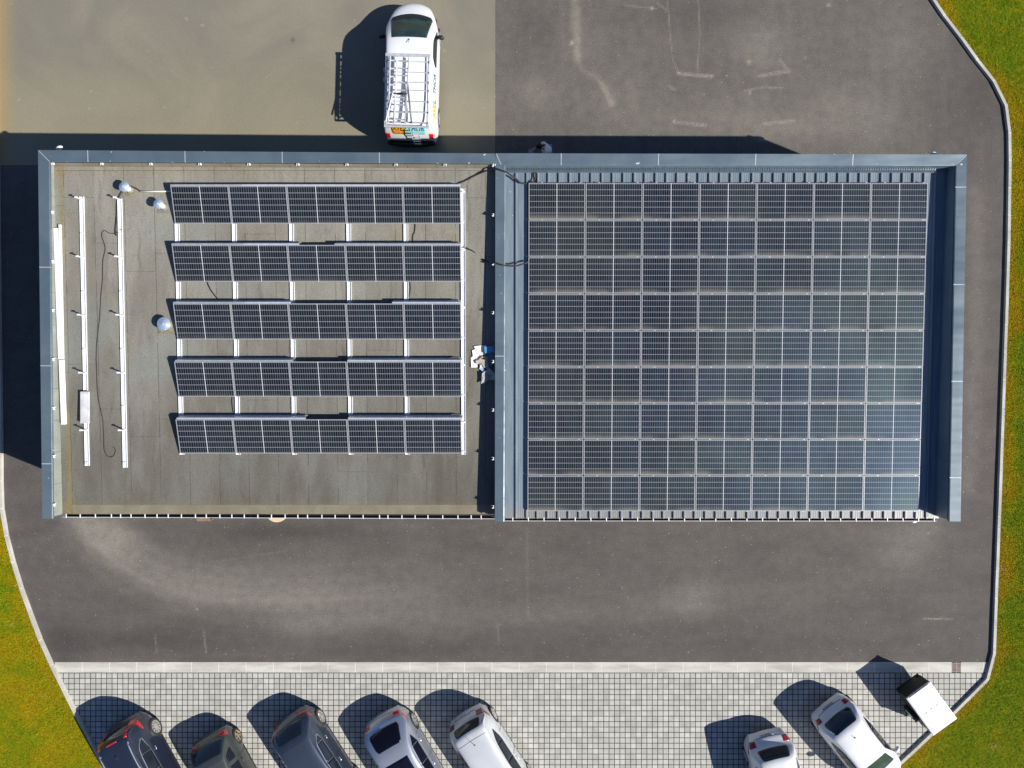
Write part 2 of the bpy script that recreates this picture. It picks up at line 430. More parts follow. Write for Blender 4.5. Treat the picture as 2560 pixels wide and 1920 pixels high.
gc = b.mix(b.ramp(g3, .3, .75), b.mix(1, gc, (.7, .7, .7), 'MULTIPLY'), b.mix(1, gc, (1.3, 1.25, 1.2), 'MULTIPLY'))
M_grass = b.out(gc, .8, Specular_IOR_Level=.12)
me = bpy.data.meshes.new('grass'); me.vertices.add(N * 3); me.vertices.foreach_set('co', V.ravel())
me.loops.add(N * 3); me.loops.foreach_set('vertex_index', np.arange(N * 3, dtype=np.int32))
me.polygons.add(N); me.polygons.foreach_set('loop_start', np.arange(0, N * 3, 3, dtype=np.int32)); me.polygons.foreach_set('loop_total', np.full(N, 3, dtype=np.int32))
me.update(calc_edges=True); me.materials.append(M_grass)
at = me.attributes.new('dry', 'FLOAT', 'POINT'); at.data.foreach_set('value', np.repeat(dryv, 3).astype(np.float32))
gob = bpy.data.objects.new('grass', me); COL.objects.link(gob); struct(gob, 'stuff')
tag(gob, 'short patchy green and yellow grass growing behind the kerbs', 'grass')

# parking of square pavers, and the channel-block strip
yS0 = U(0, 1655).y; yS1 = U(0, 1681.5).y; PAV = .1978
b = NB('square_pavers'); w = b.world()
g0 = U(185.65, 1709.3)
mp = b.map(w, (1, 1, 1), (-g0.x + 40 * PAV, -g0.y + 40 * PAV, 0))
bt = b.n('ShaderNodeTexBrick', offset=0.0, squash=1.0); b.link(mp, bt.inputs['Vector'])
bt.inputs['Scale'].default_value = 1; bt.inputs['Brick Width'].default_value = PAV; bt.inputs['Row Height'].default_value = PAV
bt.inputs['Mortar Size'].default_value = .0145; bt.inputs['Mortar Smooth'].default_value = .25; bt.inputs['Bias'].default_value = -.35
bt.inputs['Color1'].default_value = (.395, .392, .368, 1); bt.inputs['Color2'].default_value = (.535, .530, .500, 1); bt.inputs['Mortar'].default_value = (.044, .040, .033, 1)
c = b.mix(b.ramp(b.noise(w, 2.2, 4), .3, .7), b.mix(1, bt.outputs['Color'], (.88, .88, .86), 'MULTIPLY'), b.mix(1, bt.outputs['Color'], (1.08, 1.08, 1.06), 'MULTIPLY'))
c = b.mix(b.ramp(b.noise(w, 40, 3, .7), .3, .7), b.mix(1, c, (.86, .86, .86), 'MULTIPLY'), b.mix(1, c, (1.1, 1.1, 1.1), 'MULTIPLY'))
b.bump(b.math('SUBTRACT', 1.0, bt.outputs['Fac']), .6, .012)
M_pav = b.out(c, .8, Specular_IOR_Level=.3)
mb = MB(); mb.prism([(-30, -45, .004), (30, -45, .004), (30, yS1, .004), (-30, yS1, .004)], .03)
struct(mb.build('paver_parking', M_pav))
b = NB('channel_concrete'); w = b.world()
c = b.mix(b.ramp(b.noise(b.map(w, (.6, 3, 1)), 1.1, 5), .3, .7), (.40, .395, .35), (.60, .59, .54))
c = b.mix(b.ramp(b.noise(w, 30, 4, .7), .3, .75), b.mix(1, c, (.85, .85, .83), 'MULTIPLY'), c)
M_strip = b.out(c, .8, Specular_IOR_Level=.3)
mb = MB(); x = U(134, 0).x + .05; xe = U(2474, 0).x - .01
grate0, grate1 = U(2379, 0).x, U(2402, 0).x
while x < xe:
    x2 = min(x + 1.0, xe)
    for a, c2 in ((x, min(x2, grate0)), (max(x, grate1), x2)) if (x < grate1 and x2 > grate0) else ((x, x2),):
        if c2 - a > .02: mb.box(a + .004, c2 - .004, yS1 + .005, yS0, -.02, .011)
    mb.box(x2 - .007, x2 + .007, yS1 + .008, yS0 - .004, -.02, .0125, 1)
    x = x2
struct(mb.build('channel_strip', [M_strip, M_joint]))
M_iron = simple('cast_iron', (.16, .13, .11), .6, .3, 20, metal=.4)
M_pit = simple('pit_dark', (.01, .009, .008), .9)
t = thing('drain_grate', ((grate0 + grate1) / 2, (yS0 + yS1) / 2, 0), 'rusty slotted iron drain grate set in the pale channel strip', 'drain grate')
mb = MB(); gx, gy = (grate1 - grate0) / 2, (yS0 - yS1) / 2 - .03
for a in ((-gx, gx, -gy, -gy + .02), (-gx, gx, gy - .02, gy), (-gx, -gx + .02, -gy + .02, gy - .02), (gx - .02, gx, -gy + .02, gy - .02), (-.015, .015, -gy + .02, gy - .02)): mb.box(*a, -.01, .014)
mb.build('frame', M_iron, t)
mb = MB()
for k in range(7):
    y = -gy + .02 + (k + .5) * (2 * gy - .04) / 7
    mb.box(-gx + .02, -.015, y - .011, y + .011, -.01, .012); mb.box(.015, gx - .02, y - .011, y + .011, -.01, .012)
mb.build('slats', M_iron, t)
mb = MB(); mb.box(-gx, gx, -gy, gy, -.016, .005); mb.build('pit', M_pit, t)

# ------------------------------------------------------------------ the building
ZN, ZS = 4.10, 3.87
b = NB('coping_steel'); w = b.world()
n1 = b.noise(w, .7, 5, .6, .5); n2 = b.noise(b.map(w, (.5, 6, 1)), 1.3, 4)
c = b.mix(b.ramp(n1, .3, .7), (.100, .143, .182), (.126, .172, .206))
c = b.mix(b.ramp(n2, .55, .8, 0, .3), c, (.17, .20, .205))
c = b.mix(b.math('GREATER_THAN', b.noise(w, 7, 2, .3), .775), c, (.6, .62, .62))
M_cop = b.out(c, b.ramp(n1, .3, .7, .38, .46), Metallic=.34, Specular_IOR_Level=.85)
wv_ = b.noise(b.map(b.world(), (.4, 1.5, .5)), 1.0, 2, .4); b.bump(wv_, .35, .10)
M_copj = simple('coping_joint_metal', (.42, .45, .46), .5, .1, metal=.3)
b = NB('roof_sheet_steel'); w = b.world()
n1 = b.noise(b.map(w, (5, .5, 1)), 1.5, 4)
c = b.mix(b.ramp(n1, .3, .7), (.165, .215, .265), (.225, .270, .310))
c = b.mix(b.math('GREATER_THAN', b.noise(w, 8, 2, .3), .78), c, (.55, .57, .56))
ysy = b.sep(w)[1]
c = b.mix(b.math('MULTIPLY', b.ramp(ysy, -3.7, -4.35), b.ramp(b.noise(w, 5, 3), .3, .6, .4, .9)), c, (.30, .28, .25))
M_sheet = b.out(c, .42, Metallic=.25, Specular_IOR_Level=.5)
b = NB('wall_cladding'); w = b.world()
wv = b.n('ShaderNodeTexWave', bands_direction='DIAGONAL'); b.link(b.map(b.world(), (1, 1, 0)), wv.inputs[0]); wv.inputs['Scale'].default_value = 2.5
c = b.mix(b.ramp(b.noise(w, .8, 4), .3, .7), (.12, .15, .18), (.16, .19, .22))
b.bump(wv.outputs['Fac'], .4, .03)
M_wall = b.out(c, .55, Metallic=.2)
# membrane: mineral felt in rolls, rain streaks
def streak_field(X, Y):
    rs = np.random.RandomState(11); A = np.zeros(X.shape)
    for _ in range(60):
        x = rs.uniform(-13.9, -.7); y = rs.uniform(-4, 6.4); L = rs.uniform(.25, .9); wd = rs.uniform(.02, .06); a = rs.uniform(.1, .4)
        A += a * np.exp(-((X - x - .03 * np.sin((Y - y) * 7)) / wd) ** 2) * np.exp(-((Y - y) / L) ** 4)
    for _ in range(26):
        x = rs.uniform(-13.9, -.7); y = rs.uniform(-4, 6); L = rs.uniform(.8, 2.5); wd = rs.uniform(.12, .35); a = rs.uniform(.1, .3)
        A += a * np.exp(-((X - x) / wd) ** 2) * np.exp(-((Y - y) / L) ** 2)
    return A
def moss_field(X, Y):
    A = .75 * np.exp(-((X + 14.06) / .12) ** 2) * np.where(Y > 3.9, 1, np.where(Y < -.9, 1, .35))
    A += .55 * np.exp(-((Y + 3.95) / .22) ** 2)
    A += .45 * np.exp(-((Y - 6.62) / .16) ** 2) * np.exp(-((X + 10) / 7) ** 2)
    for px, py, r, a in ((1005, 590, .5, .6), (1130, 595, .3, .6), (470, 600, .4, .35), (330, 468, .25, .6), (410, 830, .35, .4), (630, 590, .4, .3)):
        p = Dk(px, py); A += a * np.exp(-(np.hypot(X - p.x, (Y - p.y) * 1.6) / r) ** 2)
    return A
b = NB('roof_membrane'); w = b.world(); xyz = b.sep(w)
n1 = b.noise(b.map(w, (1.6, .45, 1)), .9, 5, .6, .5); n2 = b.noise(b.map(w, (3, .8, 1)), 2.0, 4, .65); n3 = b.noise(w, 34, 3, .7); n0 = b.noise(w, .33, 3, .5, .5)
drain = b.ramp(b.math('ADD', xyz[1], b.math('MULTIPLY', b.noise(w, .5, 3), 5.0)), -1.5, 7.5)
c = b.mix(b.ramp(n1, .32, .68), b.mix(drain, (.112, .102, .084), (.205, .190, .160)), b.mix(drain, (.150, .146, .126), (.262, .250, .212)))
c = b.mix(b.ramp(n2, .5, .8, 0, .5), c, (.120, .104, .086))
c = b.mix(b.math('MULTIPLY', b.ramp(n0, .42, .62, 0, .6), b.ramp(xyz[0], -6.5, -10.5, .35, 1)), c, b.mix(drain, (.150, .160, .142), (.225, .245, .225)))
c = b.mix(b.ramp(b.attr('streak'), .05, .6, 0, .62), c, (.060, .050, .040))
c = b.mix(b.math('MULTIPLY', b.ramp(b.attr('moss'), .1, 1.0, 0, .85), b.ramp(b.noise(w, 8, 4, .7), .3, .6, .35, 1)), c, (.23, .175, .065))
sx = b.math('ABSOLUTE', b.math('SUBTRACT', b.math('FRACT', b.math('DIVIDE', b.math('ADD', xyz[0], 40.31), .94)), .5))
rid = b.math('FLOOR', b.math('DIVIDE', b.math('ADD', xyz[0], 40.31), .94))
tone = b.n('ShaderNodeTexWhiteNoise', noise_dimensions='1D'); b.link(rid, tone.inputs['W'])
c = b.mix(tone.outputs['Value'], b.mix(1, c, (.90, .90, .89), 'MULTIPLY'), b.mix(1, c, (1.09, 1.09, 1.09), 'MULTIPLY'))
seam = b.math('MULTIPLY', b.ramp(sx, .488, .4935), b.ramp(b.noise(b.map(w, (.2, 1, 1)), 1.6, 2), .4, .5, .15, .8))
c = b.mix(seam, c, (.06, .055, .045))
off = b.math('MULTIPLY', tone.outputs['Value'], 5.0)
sy = b.math('ABSOLUTE', b.math('SUBTRACT', b.math('FRACT', b.math('DIVIDE', b.math('ADD', b.math('ADD', xyz[1], 40.0), off), 5.2)), .5))
c = b.mix(b.ramp(sy, .4965, .4982, 0, .3), c, (.06, .055, .045))
c = b.mix(b.ramp(n3, .3, .7), b.mix(1, c, (.80, .80, .80), 'MULTIPLY'), b.mix(1, c, (1.2, 1.2, 1.2), 'MULTIPLY'))
b.bump(n3, .3, .006)
M_memb = b.out(c, .85, Specular_IOR_Level=.25)
b = NB('upstand_membrane'); w = b.world()
c = b.mix(b.ramp(b.noise(w, 1.3, 4), .3, .7), (.215, .235, .200), (.285, .300, .255))
c = b.mix(b.ramp(b.noise(w, 34, 3, .7), .3, .7), b.mix(1, c, (.85, .85, .85), 'MULTIPLY'), b.mix(1, c, (1.12, 1.12, 1.12), 'MULTIPLY'))
M_up = b.out(c, .85, Specular_IOR_Level=.25)
b = NB('upstand_tan'); w = b.world()
c = b.mix(b.ramp(b.noise(w, 2, 4), .3, .7), (.185, .160, .112), (.225, .200, .148))
c = b.mix(b.ramp(b.noise(w, 34, 3, .7), .3, .7), b.mix(1, c, (.85, .85, .85), 'MULTIPLY'), b.mix(1, c, (1.12, 1.12, 1.12), 'MULTIPLY'))
M_uptan = b.out(c, .85, Specular_IOR_Level=.25)
M_white = simple('white_coated_metal', (.78, .79, .80), .45, .05, 5)
M_grey = simple('galvanised_metal', (.40, .43, .45), .45, .12, 8, metal=.3)
M_dark = simple('seam_dark', (.05, .045, .04), .9)

BLD = thing('workshop_building', (0, 1.4, 0), 'long low building with a grey felt roof half and a ribbed metal roof half', 'building')
def part(mb, name, mats, smooth=False, parent=BLD):
    # every part is positioned in world metres: compensate the parent's place
    o = mb.build(name, mats, None, smooth)
    o.parent = parent; o.matrix_parent_inverse = parent.matrix_world.inverted()
    return o
bpy.context.view_layer.update()
NW = U(95, 375, ZN); NM = U(1252, 383.4, ZN); NE_ = U(2417, 386.5, ZN)
NWi = U(123.5, 404, ZN); NMi = U(1238.7, 408.4, ZN); NMi2 = U(1263.3, 412.4, ZN); NEi = U(2390.5, 413.5, ZN)
SWo = U(105.7, 1297, ZS); SWi = U(130.9, 1297, ZS)
SMo = U(1237.2, 1304, ZS); SMi = U(1260.7, 1304, ZS); SEo = U(2401.4, 1303.7, ZS); SEi = U(2373, 1303.7, ZS)
# walls
mb = MB(); mb.prism([NW + Vector((.03, -.03, -.06)), NWi + Vector((-.02, .02, -.06)), NMi + Vector((0, .02, -.06)), NMi2 + Vector((0, .02, -.06)), NEi + Vector((.02, .02, -.06)), NE_ + Vector((-.03, -.03, -.06)), NM + Vector((0, -.03, -.06))][::1],
        [Vector((p.x, p.y, -.02)) for p in (NW + Vector((.03, -.03, 0)), NWi + Vector((-.02, .02, 0)), NMi + Vector((0, .02, 0)), NMi2 + Vector((0, .02, 0)), NEi + Vector((.02, .02, 0)), NE_ + Vector((-.03, -.03, 0)), NM + Vector((0, -.03, 0)))])
part(mb, 'wall', M_wall)
dz = Vector((0, 0, -.06))
mb = MB(); q = [SWo + Vector((.03, .04, 0)) + dz, SWi + Vector((-.02, .04, 0)) + dz, NWi + Vector((-.02, .015, 0)) + dz, Vector((NW.x + .03, NWi.y + .015, ZN)) + dz]
mb.prism(q, [Vector((p.x, p.y, -.02)) for p in q]); part(mb, 'wall', M_wall)
mb = MB(); q = [SEi + Vector((.02, .04, 0)) + dz, SEo + Vector((-.03, .04, 0)) + dz, Vector((NE_.x - .03, NEi.y + .015, ZN)) + dz, NEi + Vector((.02, .015, 0)) + dz]
mb.prism(q, [Vector((p.x, p.y, -.02)) for p in q]); part(mb, 'wall', M_wall)
ysw = -3.98
mb = MB(); mb.box(SWi.x - .01, SEi.x + .01, ysw, ysw + .2, -.02, 3.05); part(mb, 'wall', M_wall)
mb = MB(); q = [SMo + Vector((.03, .04, 0)) + dz, SMi + Vector((-.03, .04, 0)) + dz, NMi2 + Vector((-.03, 0, 0)) + dz, NMi + Vector((.03, 0, 0)) + dz]
mb.prism(q, [Vector((p.x, p.y, 2.9)) for p in q]); part(mb, 'divider_wall', M_wall)
# copings (folded steel caps), falling slightly inwards
def coping(outer, inner, name='coping', lips=True, joints=3.0, drop=.022, off=0.0):
    """outer/inner: [start, end]; the cap falls towards inner"""
    o0, o1 = [Vector(p) for p in outer]; i0, i1 = [Vector(p) for p in inner]
    mb = MB()
    top = [o0, o1, o1.lerp(i1, .92) - Vector((0, 0, drop * .9)), i1 - Vector((0, 0, drop + .012)), i0 - Vector((0, 0, drop + .012)), o0.lerp(i0, .92) - Vector((0, 0, drop * .9))]
    ccw = (o1 - o0).cross(i0 - o0).z > 0
    a, b_, c_, d_, e_, f_ = top
    for quad in ((a, b_, c_, f_), (f_, c_, d_, e_)):
        q = list(quad) if ccw else list(quad)[::-1]
        mb.prism(q, .055)
    out = (o0 - i0).normalized()
    L = (o1 - o0).length; u = (o1 - o0) / L
    # drip lip on the outside
    lip = [o0 + out * .003, o1 + out * .003, o1 - out * .012, o0 - out * .012]
    lip = [p - Vector((0, 0, .004)) for p in lip]
    mb.prism(lip if ccw else lip[::-1], .13)
    k = rnd.uniform(.4, .6) * joints + off
    while k < L - .6:
        t = k / L; p = o0.lerp(o1, t); iu = (i1 - i0); t2 = (p - i0).dot(iu) / iu.dot(iu); q_ = i0.lerp(i1, t2) - Vector((0, 0, drop))
        q = [p - u * .013, p + u * .013, q_ + u * .013, q_ - u * .013]
        q = [v + Vector((0, 0, .003)) for v in q]
        mb.prism(q if ccw else q[::-1], .012, 1)
        k += joints
    return part(mb, name, [M_cop, M_copj])
NJ = U(1238.6, 383.6, ZN); NJi = U(1238.6, 412.3, ZN); up15 = Vector((0, 0, .015))
coping([NW, NJ + Vector((-.003, 0, 0))], [NWi, NMi + Vector((-.003, 0, 0))])
coping([NJ + up15, NE_ + up15], [NJi + up15, NEi + up15], off=.3, drop=.05)
g = Vector((0, -.004, 0))
coping([SWo, NW + g], [SWi, NWi + g], joints=3.05)
coping([SMo, NJi + g], [SMi, NMi2 + g], joints=9.0, drop=.004)
coping([SEo, NE_ + g], [SEi, NEi + g], joints=3.0)
# mitre lines at the corners
for a, c_ in ((NW, NWi), (NE_ + Vector((0, 0, .015)), NEi + Vector((0, 0, -.01))), (NJ + Vector((.02, 0, .017)), NJi + Vector((.18, 0, -.012)))):
    mb = MB(); mb.bar(a.lerp(c_, .06) + Vector((0, 0, .0)), c_.lerp(a, .03) + Vector((0, 0, -.022)), .02, .012); part(mb, 'mitre_seam', M_copj)

# west deck (fine sheet carrying the wear maps)
def clip_deck(name, mat, x0, x1, y0, y1, zf, fields, step):
    o = fine_sheet(name, mat, x0, x1, y0, y1, step, zf, None, fields)
    o.parent = BLD; o.matrix_parent_inverse = BLD.matrix_world.inverted(); return o
yD = Dk(600, 1285).y
clip_deck('felt_roof', M_memb, -14.36, -.44, yD, 6.9, lambda X, Y: 3.88 - .0465 * (6.83 - Y) - 0 * X, {'streak': streak_field, 'moss': moss_field}, .06)
mb = MB()   # roof slab under the felt
p = [(-14.33, yD + .004, deck_z(yD) - .01), (-.46, yD + .004, deck_z(yD) - .01), (-.46, 6.8, deck_z(6.8) - .01), (-14.33, 6.8, deck_z(6.8) - .01)]
mb.prism(p, .28); part(mb, 'roof_slab', M_wall)
# raised verge strip along the gutter
mb = MB(); y1 = Dk(600, 1262).y
q = [(-14.0, yD + .002, deck_z(yD) + .018), (-.5, yD + .002, deck_z(yD) + .018), (-.5, y1, deck_z(y1) + .004), (-14.0, y1, deck_z(y1) + .004)]
mb.prism(q, .03); part(mb, 'verge_strip', M_uptan)
# felt upstands on the inside of the walls, with lap joints
mb = MB(); xs0 = NWi.x - .022; xs1 = SWi.x - .022; n = 11
for k in range(n):
    t0, t1 = k / n, (k + 1) / n; ya = 6.84 - t0 * (6.84 - yD); yb = 6.84 - t1 * (6.84 - yD) + .008
    xa = xs0 + (xs1 - xs0) * t0; xb = xs0 + (xs1 - xs0) * t1
    za = ZN - .075 + (ZS - ZN) * t0; zb = ZN - .075 + (ZS - ZN) * t1
    mb.prism([(xb, yb, zb), (xb + .014, yb, zb - .004), (xa + .014, ya, za - .004), (xa, ya, za)], [(xb, yb, deck_z(yb)), (xb + .022, yb, deck_z(yb) + .004), (xa + .022, ya, deck_z(ya) + .004), (xa, ya, deck_z(ya))])
    if k:
        mb.prism([(xa, ya, za + .001), (xa + .016, ya, za - .003), (xa + .016, ya + .008, za - .003), (xa, ya + .008, za + .001)], [(xa, ya, deck_z(ya)), (xa + .0245, ya, deck_z(ya) + .004), (xa + .0245, ya + .008, deck_z(ya) + .004), (xa, ya + .008, deck_z(ya))], 1)
part(mb, 'upstand', [M_up, M_dark])
mb = MB(); n = 15
for k in range(n):
    xa = -14.22 + k * (13.72 / n); xb = xa + 13.72 / n
    ya = NWi.y + (NMi.y - NWi.y) * k / n - .012; yb = NWi.y + (NMi.y - NWi.y) * (k + 1) / n - .012
    zt = ZN - .08
    mb.prism([(xa, ya - .02, zt), (xb - .008, yb - .02, zt), (xb - .008, yb, zt), (xa, ya, zt)], [(xa, ya - .075, deck_z(ya)), (xb - .008, yb - .075, deck_z(ya)), (xb - .008, yb, deck_z(ya)), (xa, ya, deck_z(ya))])
    mb.prism([(xb - .008, yb - .021, zt), (xb, yb - .021, zt), (xb, yb, zt), (xb - .008, yb, zt)], [(xb - .008, yb - .079, deck_z(ya)), (xb, yb - .079, deck_z(ya)), (xb, yb, deck_z(ya)), (xb - .008, yb, deck_z(ya))], 1)
part(mb, 'upstand', [M_uptan, M_dark])
mb = MB(); mb.box(-14.18, -.5, 6.645, 6.654, deck_z(6.65) - .005, deck_z(6.65) + .004); part(mb, 'lap_line', M_dark)

# little coping brackets on the inner faces
brk = MB(); brk.box(-.045, .045, -.012, .012, 0, .05); brk.box(.020, .045, -.045, .012, .0, .075); brk.box(-.045, -.03, -.05, -.012, .01, .03)
bsrc = None
def bracket(p, rz):
    global bsrc
    if bsrc is None:
        bsrc = brk.build('coping_bracket', M_white); o = bsrc
    else: o = dup(bsrc, None)
    o.location = Vector(p) - BLD.location; o.rotation_euler = (0, 0, rz); o.parent = BLD
for k in range(10):
    x = 130 + 122.5 * k; t = (x - 130) / 1110
    bracket(U(x + 3, 409 + 3.5 * t, ZN - .06), 0)
for y in (532, 654.6, 776.7, 899, 1020.6, 1140.7, 1262):
    bracket(U(132 + 5 * (y - 532) / 730, y, ZN - .06 + (ZS - ZN) * (y - 400) / 890), R(90))
for y in (414, 538, 660, 782, 904, 1024.7, 1146, 1266.7):
    bracket(U(1234.0, y, ZN - .05 + (ZS - ZN) * (y - 400) / 890), R(-90))

# east roof: trapezoid-ribbed steel sheets
mb = MB(); xL, xR = NMi2.x - .02, NEi.x + .03; yN = NMi2.y + .01; yE = Pn(1600, 1296).y
def panpt(x, y, h): return (x, y, pan_z(y) + h)
prof = [(xL, 0)]
for k in range(41):
    cx = Pn(1290.5 + 26.83 * k, 445).x
    if cx > xR - .1: break
    prof += [(cx - .036, 0), (cx - .020, .055), (cx + .016, .055), (cx + .034, 0)]
    for m in (.10, .167, .233):
        if cx + m + .02 < xR: prof += [(cx + m - .012, 0), (cx + m - .006, .005), (cx + m + .006, .005), (cx + m + .012, 0)]
prof.append((xR, 0))
vs = []
for x, h in prof:
    vs += [panpt(x, yE, h), panpt(x, yN, h), panpt(x, yE, h - .012), panpt(x, yN, h - .012)]
fs = []
for i in range(len(prof) - 1):
    a = i * 4; fs += [(a, a + 4, a + 5, a + 1), (a + 3, a + 7, a + 6, a + 2), (a + 2, a + 6, a + 4, a)]
mb.add(vs, fs); part(mb, 'metal_roof', M_sheet)
mb = MB(); p = [(xL + .1, yE + .03, pan_z(yE) - .02), (xR - .03, yE + .03, pan_z(yE) - .02), (xR - .03, yN - .05, pan_z(yN) - .02), (xL + .1, yN - .05, pan_z(yN) - .02)]
mb.prism(p, .25); part(mb, 'roof_slab', M_wall)
# inner flashing along the north wall with its toothed closure
mb = MB(); yf0 = NMi2.y - .0; yf1 = Pn(1600, 433).y
zf0 = pan_z(yf0) + .17; zf1 = pan_z(yf1) + .052; x0 = NMi2.x + .0; x1 = U(2342, 430, zf0).x
mb.prism([(x0, yf1, zf1), (x1, yf1, zf1), (x1, yf0 - .07, zf0 - .02), (x0, yf0 - .07, zf0 - .02)], .012)
mb.prism([(x0, yf1, zf1 + .003), (x1, yf1, zf1 + .003), (x1, yf1 + .012, zf1 + .006), (x0, yf1 + .012, zf1 + .006)], .04, 1)
x = x0
while x < x1 - .05:
    mb.prism([(x + .004, yf0 - .069, zf0 - .019), (x + .052, yf0 - .069, zf0 - .019), (x + .04, yf0 - .015, zf0 + .012), (x + .016, yf0 - .015, zf0 + .012)], .012)
    x += .0745
part(mb, 'ridge_flashing', [M_cop, M_copj])
mb = MB(); mb.box(x0, x1 + .3, yf0 - .012, yf0 - .004, pan_z(yf0), ZN - .07); part(mb, 'upstand', M_sheet)
mb = MB()   # east upstand: steel sheet on the inner face of the parapet
xa, xb = NEi.x - .004, SEi.x - .004
mb.prism([(xb - .01, SEi.y + .05, ZS - .07), (xb, SEi.y + .05, ZS - .07), (xa, NEi.y, ZN - .07), (xa - .01, NEi.y, ZN - .07)], [(xb - .012, SEi.y + .05, pan_z(SEi.y) - .1), (xb, SEi.y + .05, pan_z(SEi.y) - .1), (xa, NEi.y, pan_z(NEi.y) - .02), (xa - .012, NEi.y, pan_z(NEi.y) - .02)])
for i in range(14):
    t = i / 14
part(mb, 'upstand', M_sheet)
mb = MB(); xf = Pn(2338, 500).x
mb.bar((xf, yE + .05, pan_z(yE) + .03), (xf, yN - .12, pan_z(yN) + .03), .012, .06); part(mb, 'edge_trim', M_cop)
# gutters
M_gut = simple('gutter_lining', (.035, .03, .028), .8, .3)
M_rust = simple('gutter_lining_rust', (.10, .04, .025), .8, .4)
M_gutw = simple('gutter_edge_paint', (.55, .57, .60), .4, .05)
def gutter(pxa, pxb, py0, py1, zr, xs, lining):
    a = U(pxa, py0, zr); c_ = U(pxb, py1, zr); wd = .092
    mb = MB(); L = c_ - a
    def q(y0, y1, z0, z1, mi):
        mb.prism([(a.x, a.y - y1, z1), (c_.x, c_.y - y1, z1), (c_.x, c_.y - y0, z1), (a.x, a.y - y0, z1)], z1 - z0, mi)
    q(0, wd, zr - .13, zr - .118, 1); q(-.004, .006, zr - .118, zr - .01, 1); q(wd - .004, wd + .012, zr - .125, zr + .006, 0)
    o = part(mb, 'gutter', [M_gutw, lining])
    first = None
    for x in xs:
        p = U(x, py0 + (py1 - py0) * (x - pxa) / (pxb - pxa), zr)
        if first is None:
            m2 = MB(); m2.box(-.014, .014, -wd - .012, .02, 0, .012); m2.box(-.014, .014, -wd - .016, -wd - .012, -.05, .012)
            first = m2.build('gutter_bracket', M_white, o); c2 = first
        else: c2 = dup(first, o)
        c2.location = Vector((p.x, p.y, zr + .006)) ; c2.matrix_parent_inverse = o.matrix_world.inverted()
    bpy.context.view_layer.update()
    return o
zW = deck_z(yD) - .03; zE = pan_z(yE) - .01
wx = [166, 201, 239, 279, 302, 328, 363, 393, 421, 454, 489, 516, 550, 580, 611, 645, 679, 713, 745, 769, 805, 838, 874, 908, 949, 970, 1005, 1038, 1070, 1107, 1145, 1178, 1203]
G1 = gutter(157, 1238, 1285.3, 1289.5, zW, wx, M_gut)
G2 = gutter(1263, 2341, 1294.8, 1295.2, zE, [1282 + 39 * k for k in range(28)], M_rust)
for G in (G1, G2):
    for ch in G.children: ch.matrix_parent_inverse = Matrix(); 
    for ch in G.children:
        ch.location = ch.location - BLD.location if False else ch.location
# wall lights peeking out under the copings
M_lamp = simple('lamp_housing', (.80, .80, .80), .35, .04)
for (px, py, z, rz) in ((147.5, 369.5, 3.55, R(25)), (2335, 384.5, 3.75, R(-20)), (2287, 1302, 3.0, R(200))):
    p = U(px, py, z); m = MB()
    Mx = Matrix.Translation(p) @ Matrix.Rotation(rz, 4, 'Z')
    m.lathe([(.02, -.05), (.10, -.045), (.115, -.02), (.10, .02), (.05, .045), (.01, .05)], 16, Mx @ Matrix.Scale(.62, 4, (0, 1, 0)))
    m.box(-.02, .02, -.2, -.05, -.03, .01, 0, Mx)
    part(m, 'wall_light', M_lamp, True)

# ------------------------------------------------------------------ solar panels
PWd, PHt = 1.766, 1.135
b = NB('solar_cells'); v = b.coord('Object'); xyz = b.sep(v)
mx, my = .026, .026
ix = b.math('SUBTRACT', xyz[0], mx); iy = b.math('SUBTRACT', xyz[1], my)
cw = (PWd - 2 * mx) / 24; chh = (PHt - 2 * my) / 6
fx = b.math('ABSOLUTE', b.math('SUBTRACT', b.math('FRACT', b.math('ADD', b.math('DIVIDE', ix, cw), 10.0)), .5))
fy = b.math('ABSOLUTE', b.math('SUBTRACT', b.math('FRACT', b.math('ADD', b.math('DIVIDE', iy, chh), 10.0)), .5))
lx = b.math('GREATER_THAN', fx, .5 - .0068 / cw)
ly = b.math('GREATER_THAN', fy, .5 - .0068 / chh)
lc = b.math('LESS_THAN', b.math('ABSOLUTE', b.math('SUBTRACT', xyz[0], PWd / 2)), .010)
oi = b.n('ShaderNodeObjectInfo'); w = b.world()
cellid = b.n('ShaderNodeTexWhiteNoise', noise_dimensions='3D')
cv = b.n('ShaderNodeCombineXYZ'); b.link(b.math('FLOOR', b.math('DIVIDE', ix, cw * 2)), cv.inputs[0]); b.link(b.math('FLOOR', b.math('DIVIDE', iy, chh)), cv.inputs[1]); b.link(b.math('MULTIPLY', oi.outputs['Random'], 99.0), cv.inputs[2])
b.link(cv.outputs[0], cellid.inputs[0])
cell = b.mix(cellid.outputs['Value'], (.0025, .0042, .0068), (.0075, .0105, .0150))
cell = b.mix(oi.outputs['Random'], cell, b.mix(1, cell, (1.3, 1.3, 1.35), 'MULTIPLY'))
busy = b.ramp(b.math('ABSOLUTE', b.math('SUBTRACT', b.math('FRACT', b.math('DIVIDE', iy, chh / 9)), .5)), .42, .5, 0, .02)
cell = b.mix(busy, cell, (.25, .26, .28))
col = b.mix(b.math('MULTIPLY', lx, .9), cell, (.115, .122, .138)); col = b.mix(b.math('MULTIPLY', ly, .95), col, (.27, .28, .30)); col = b.mix(b.math('MULTIPLY', lc, .95), col, (.60, .62, .64))
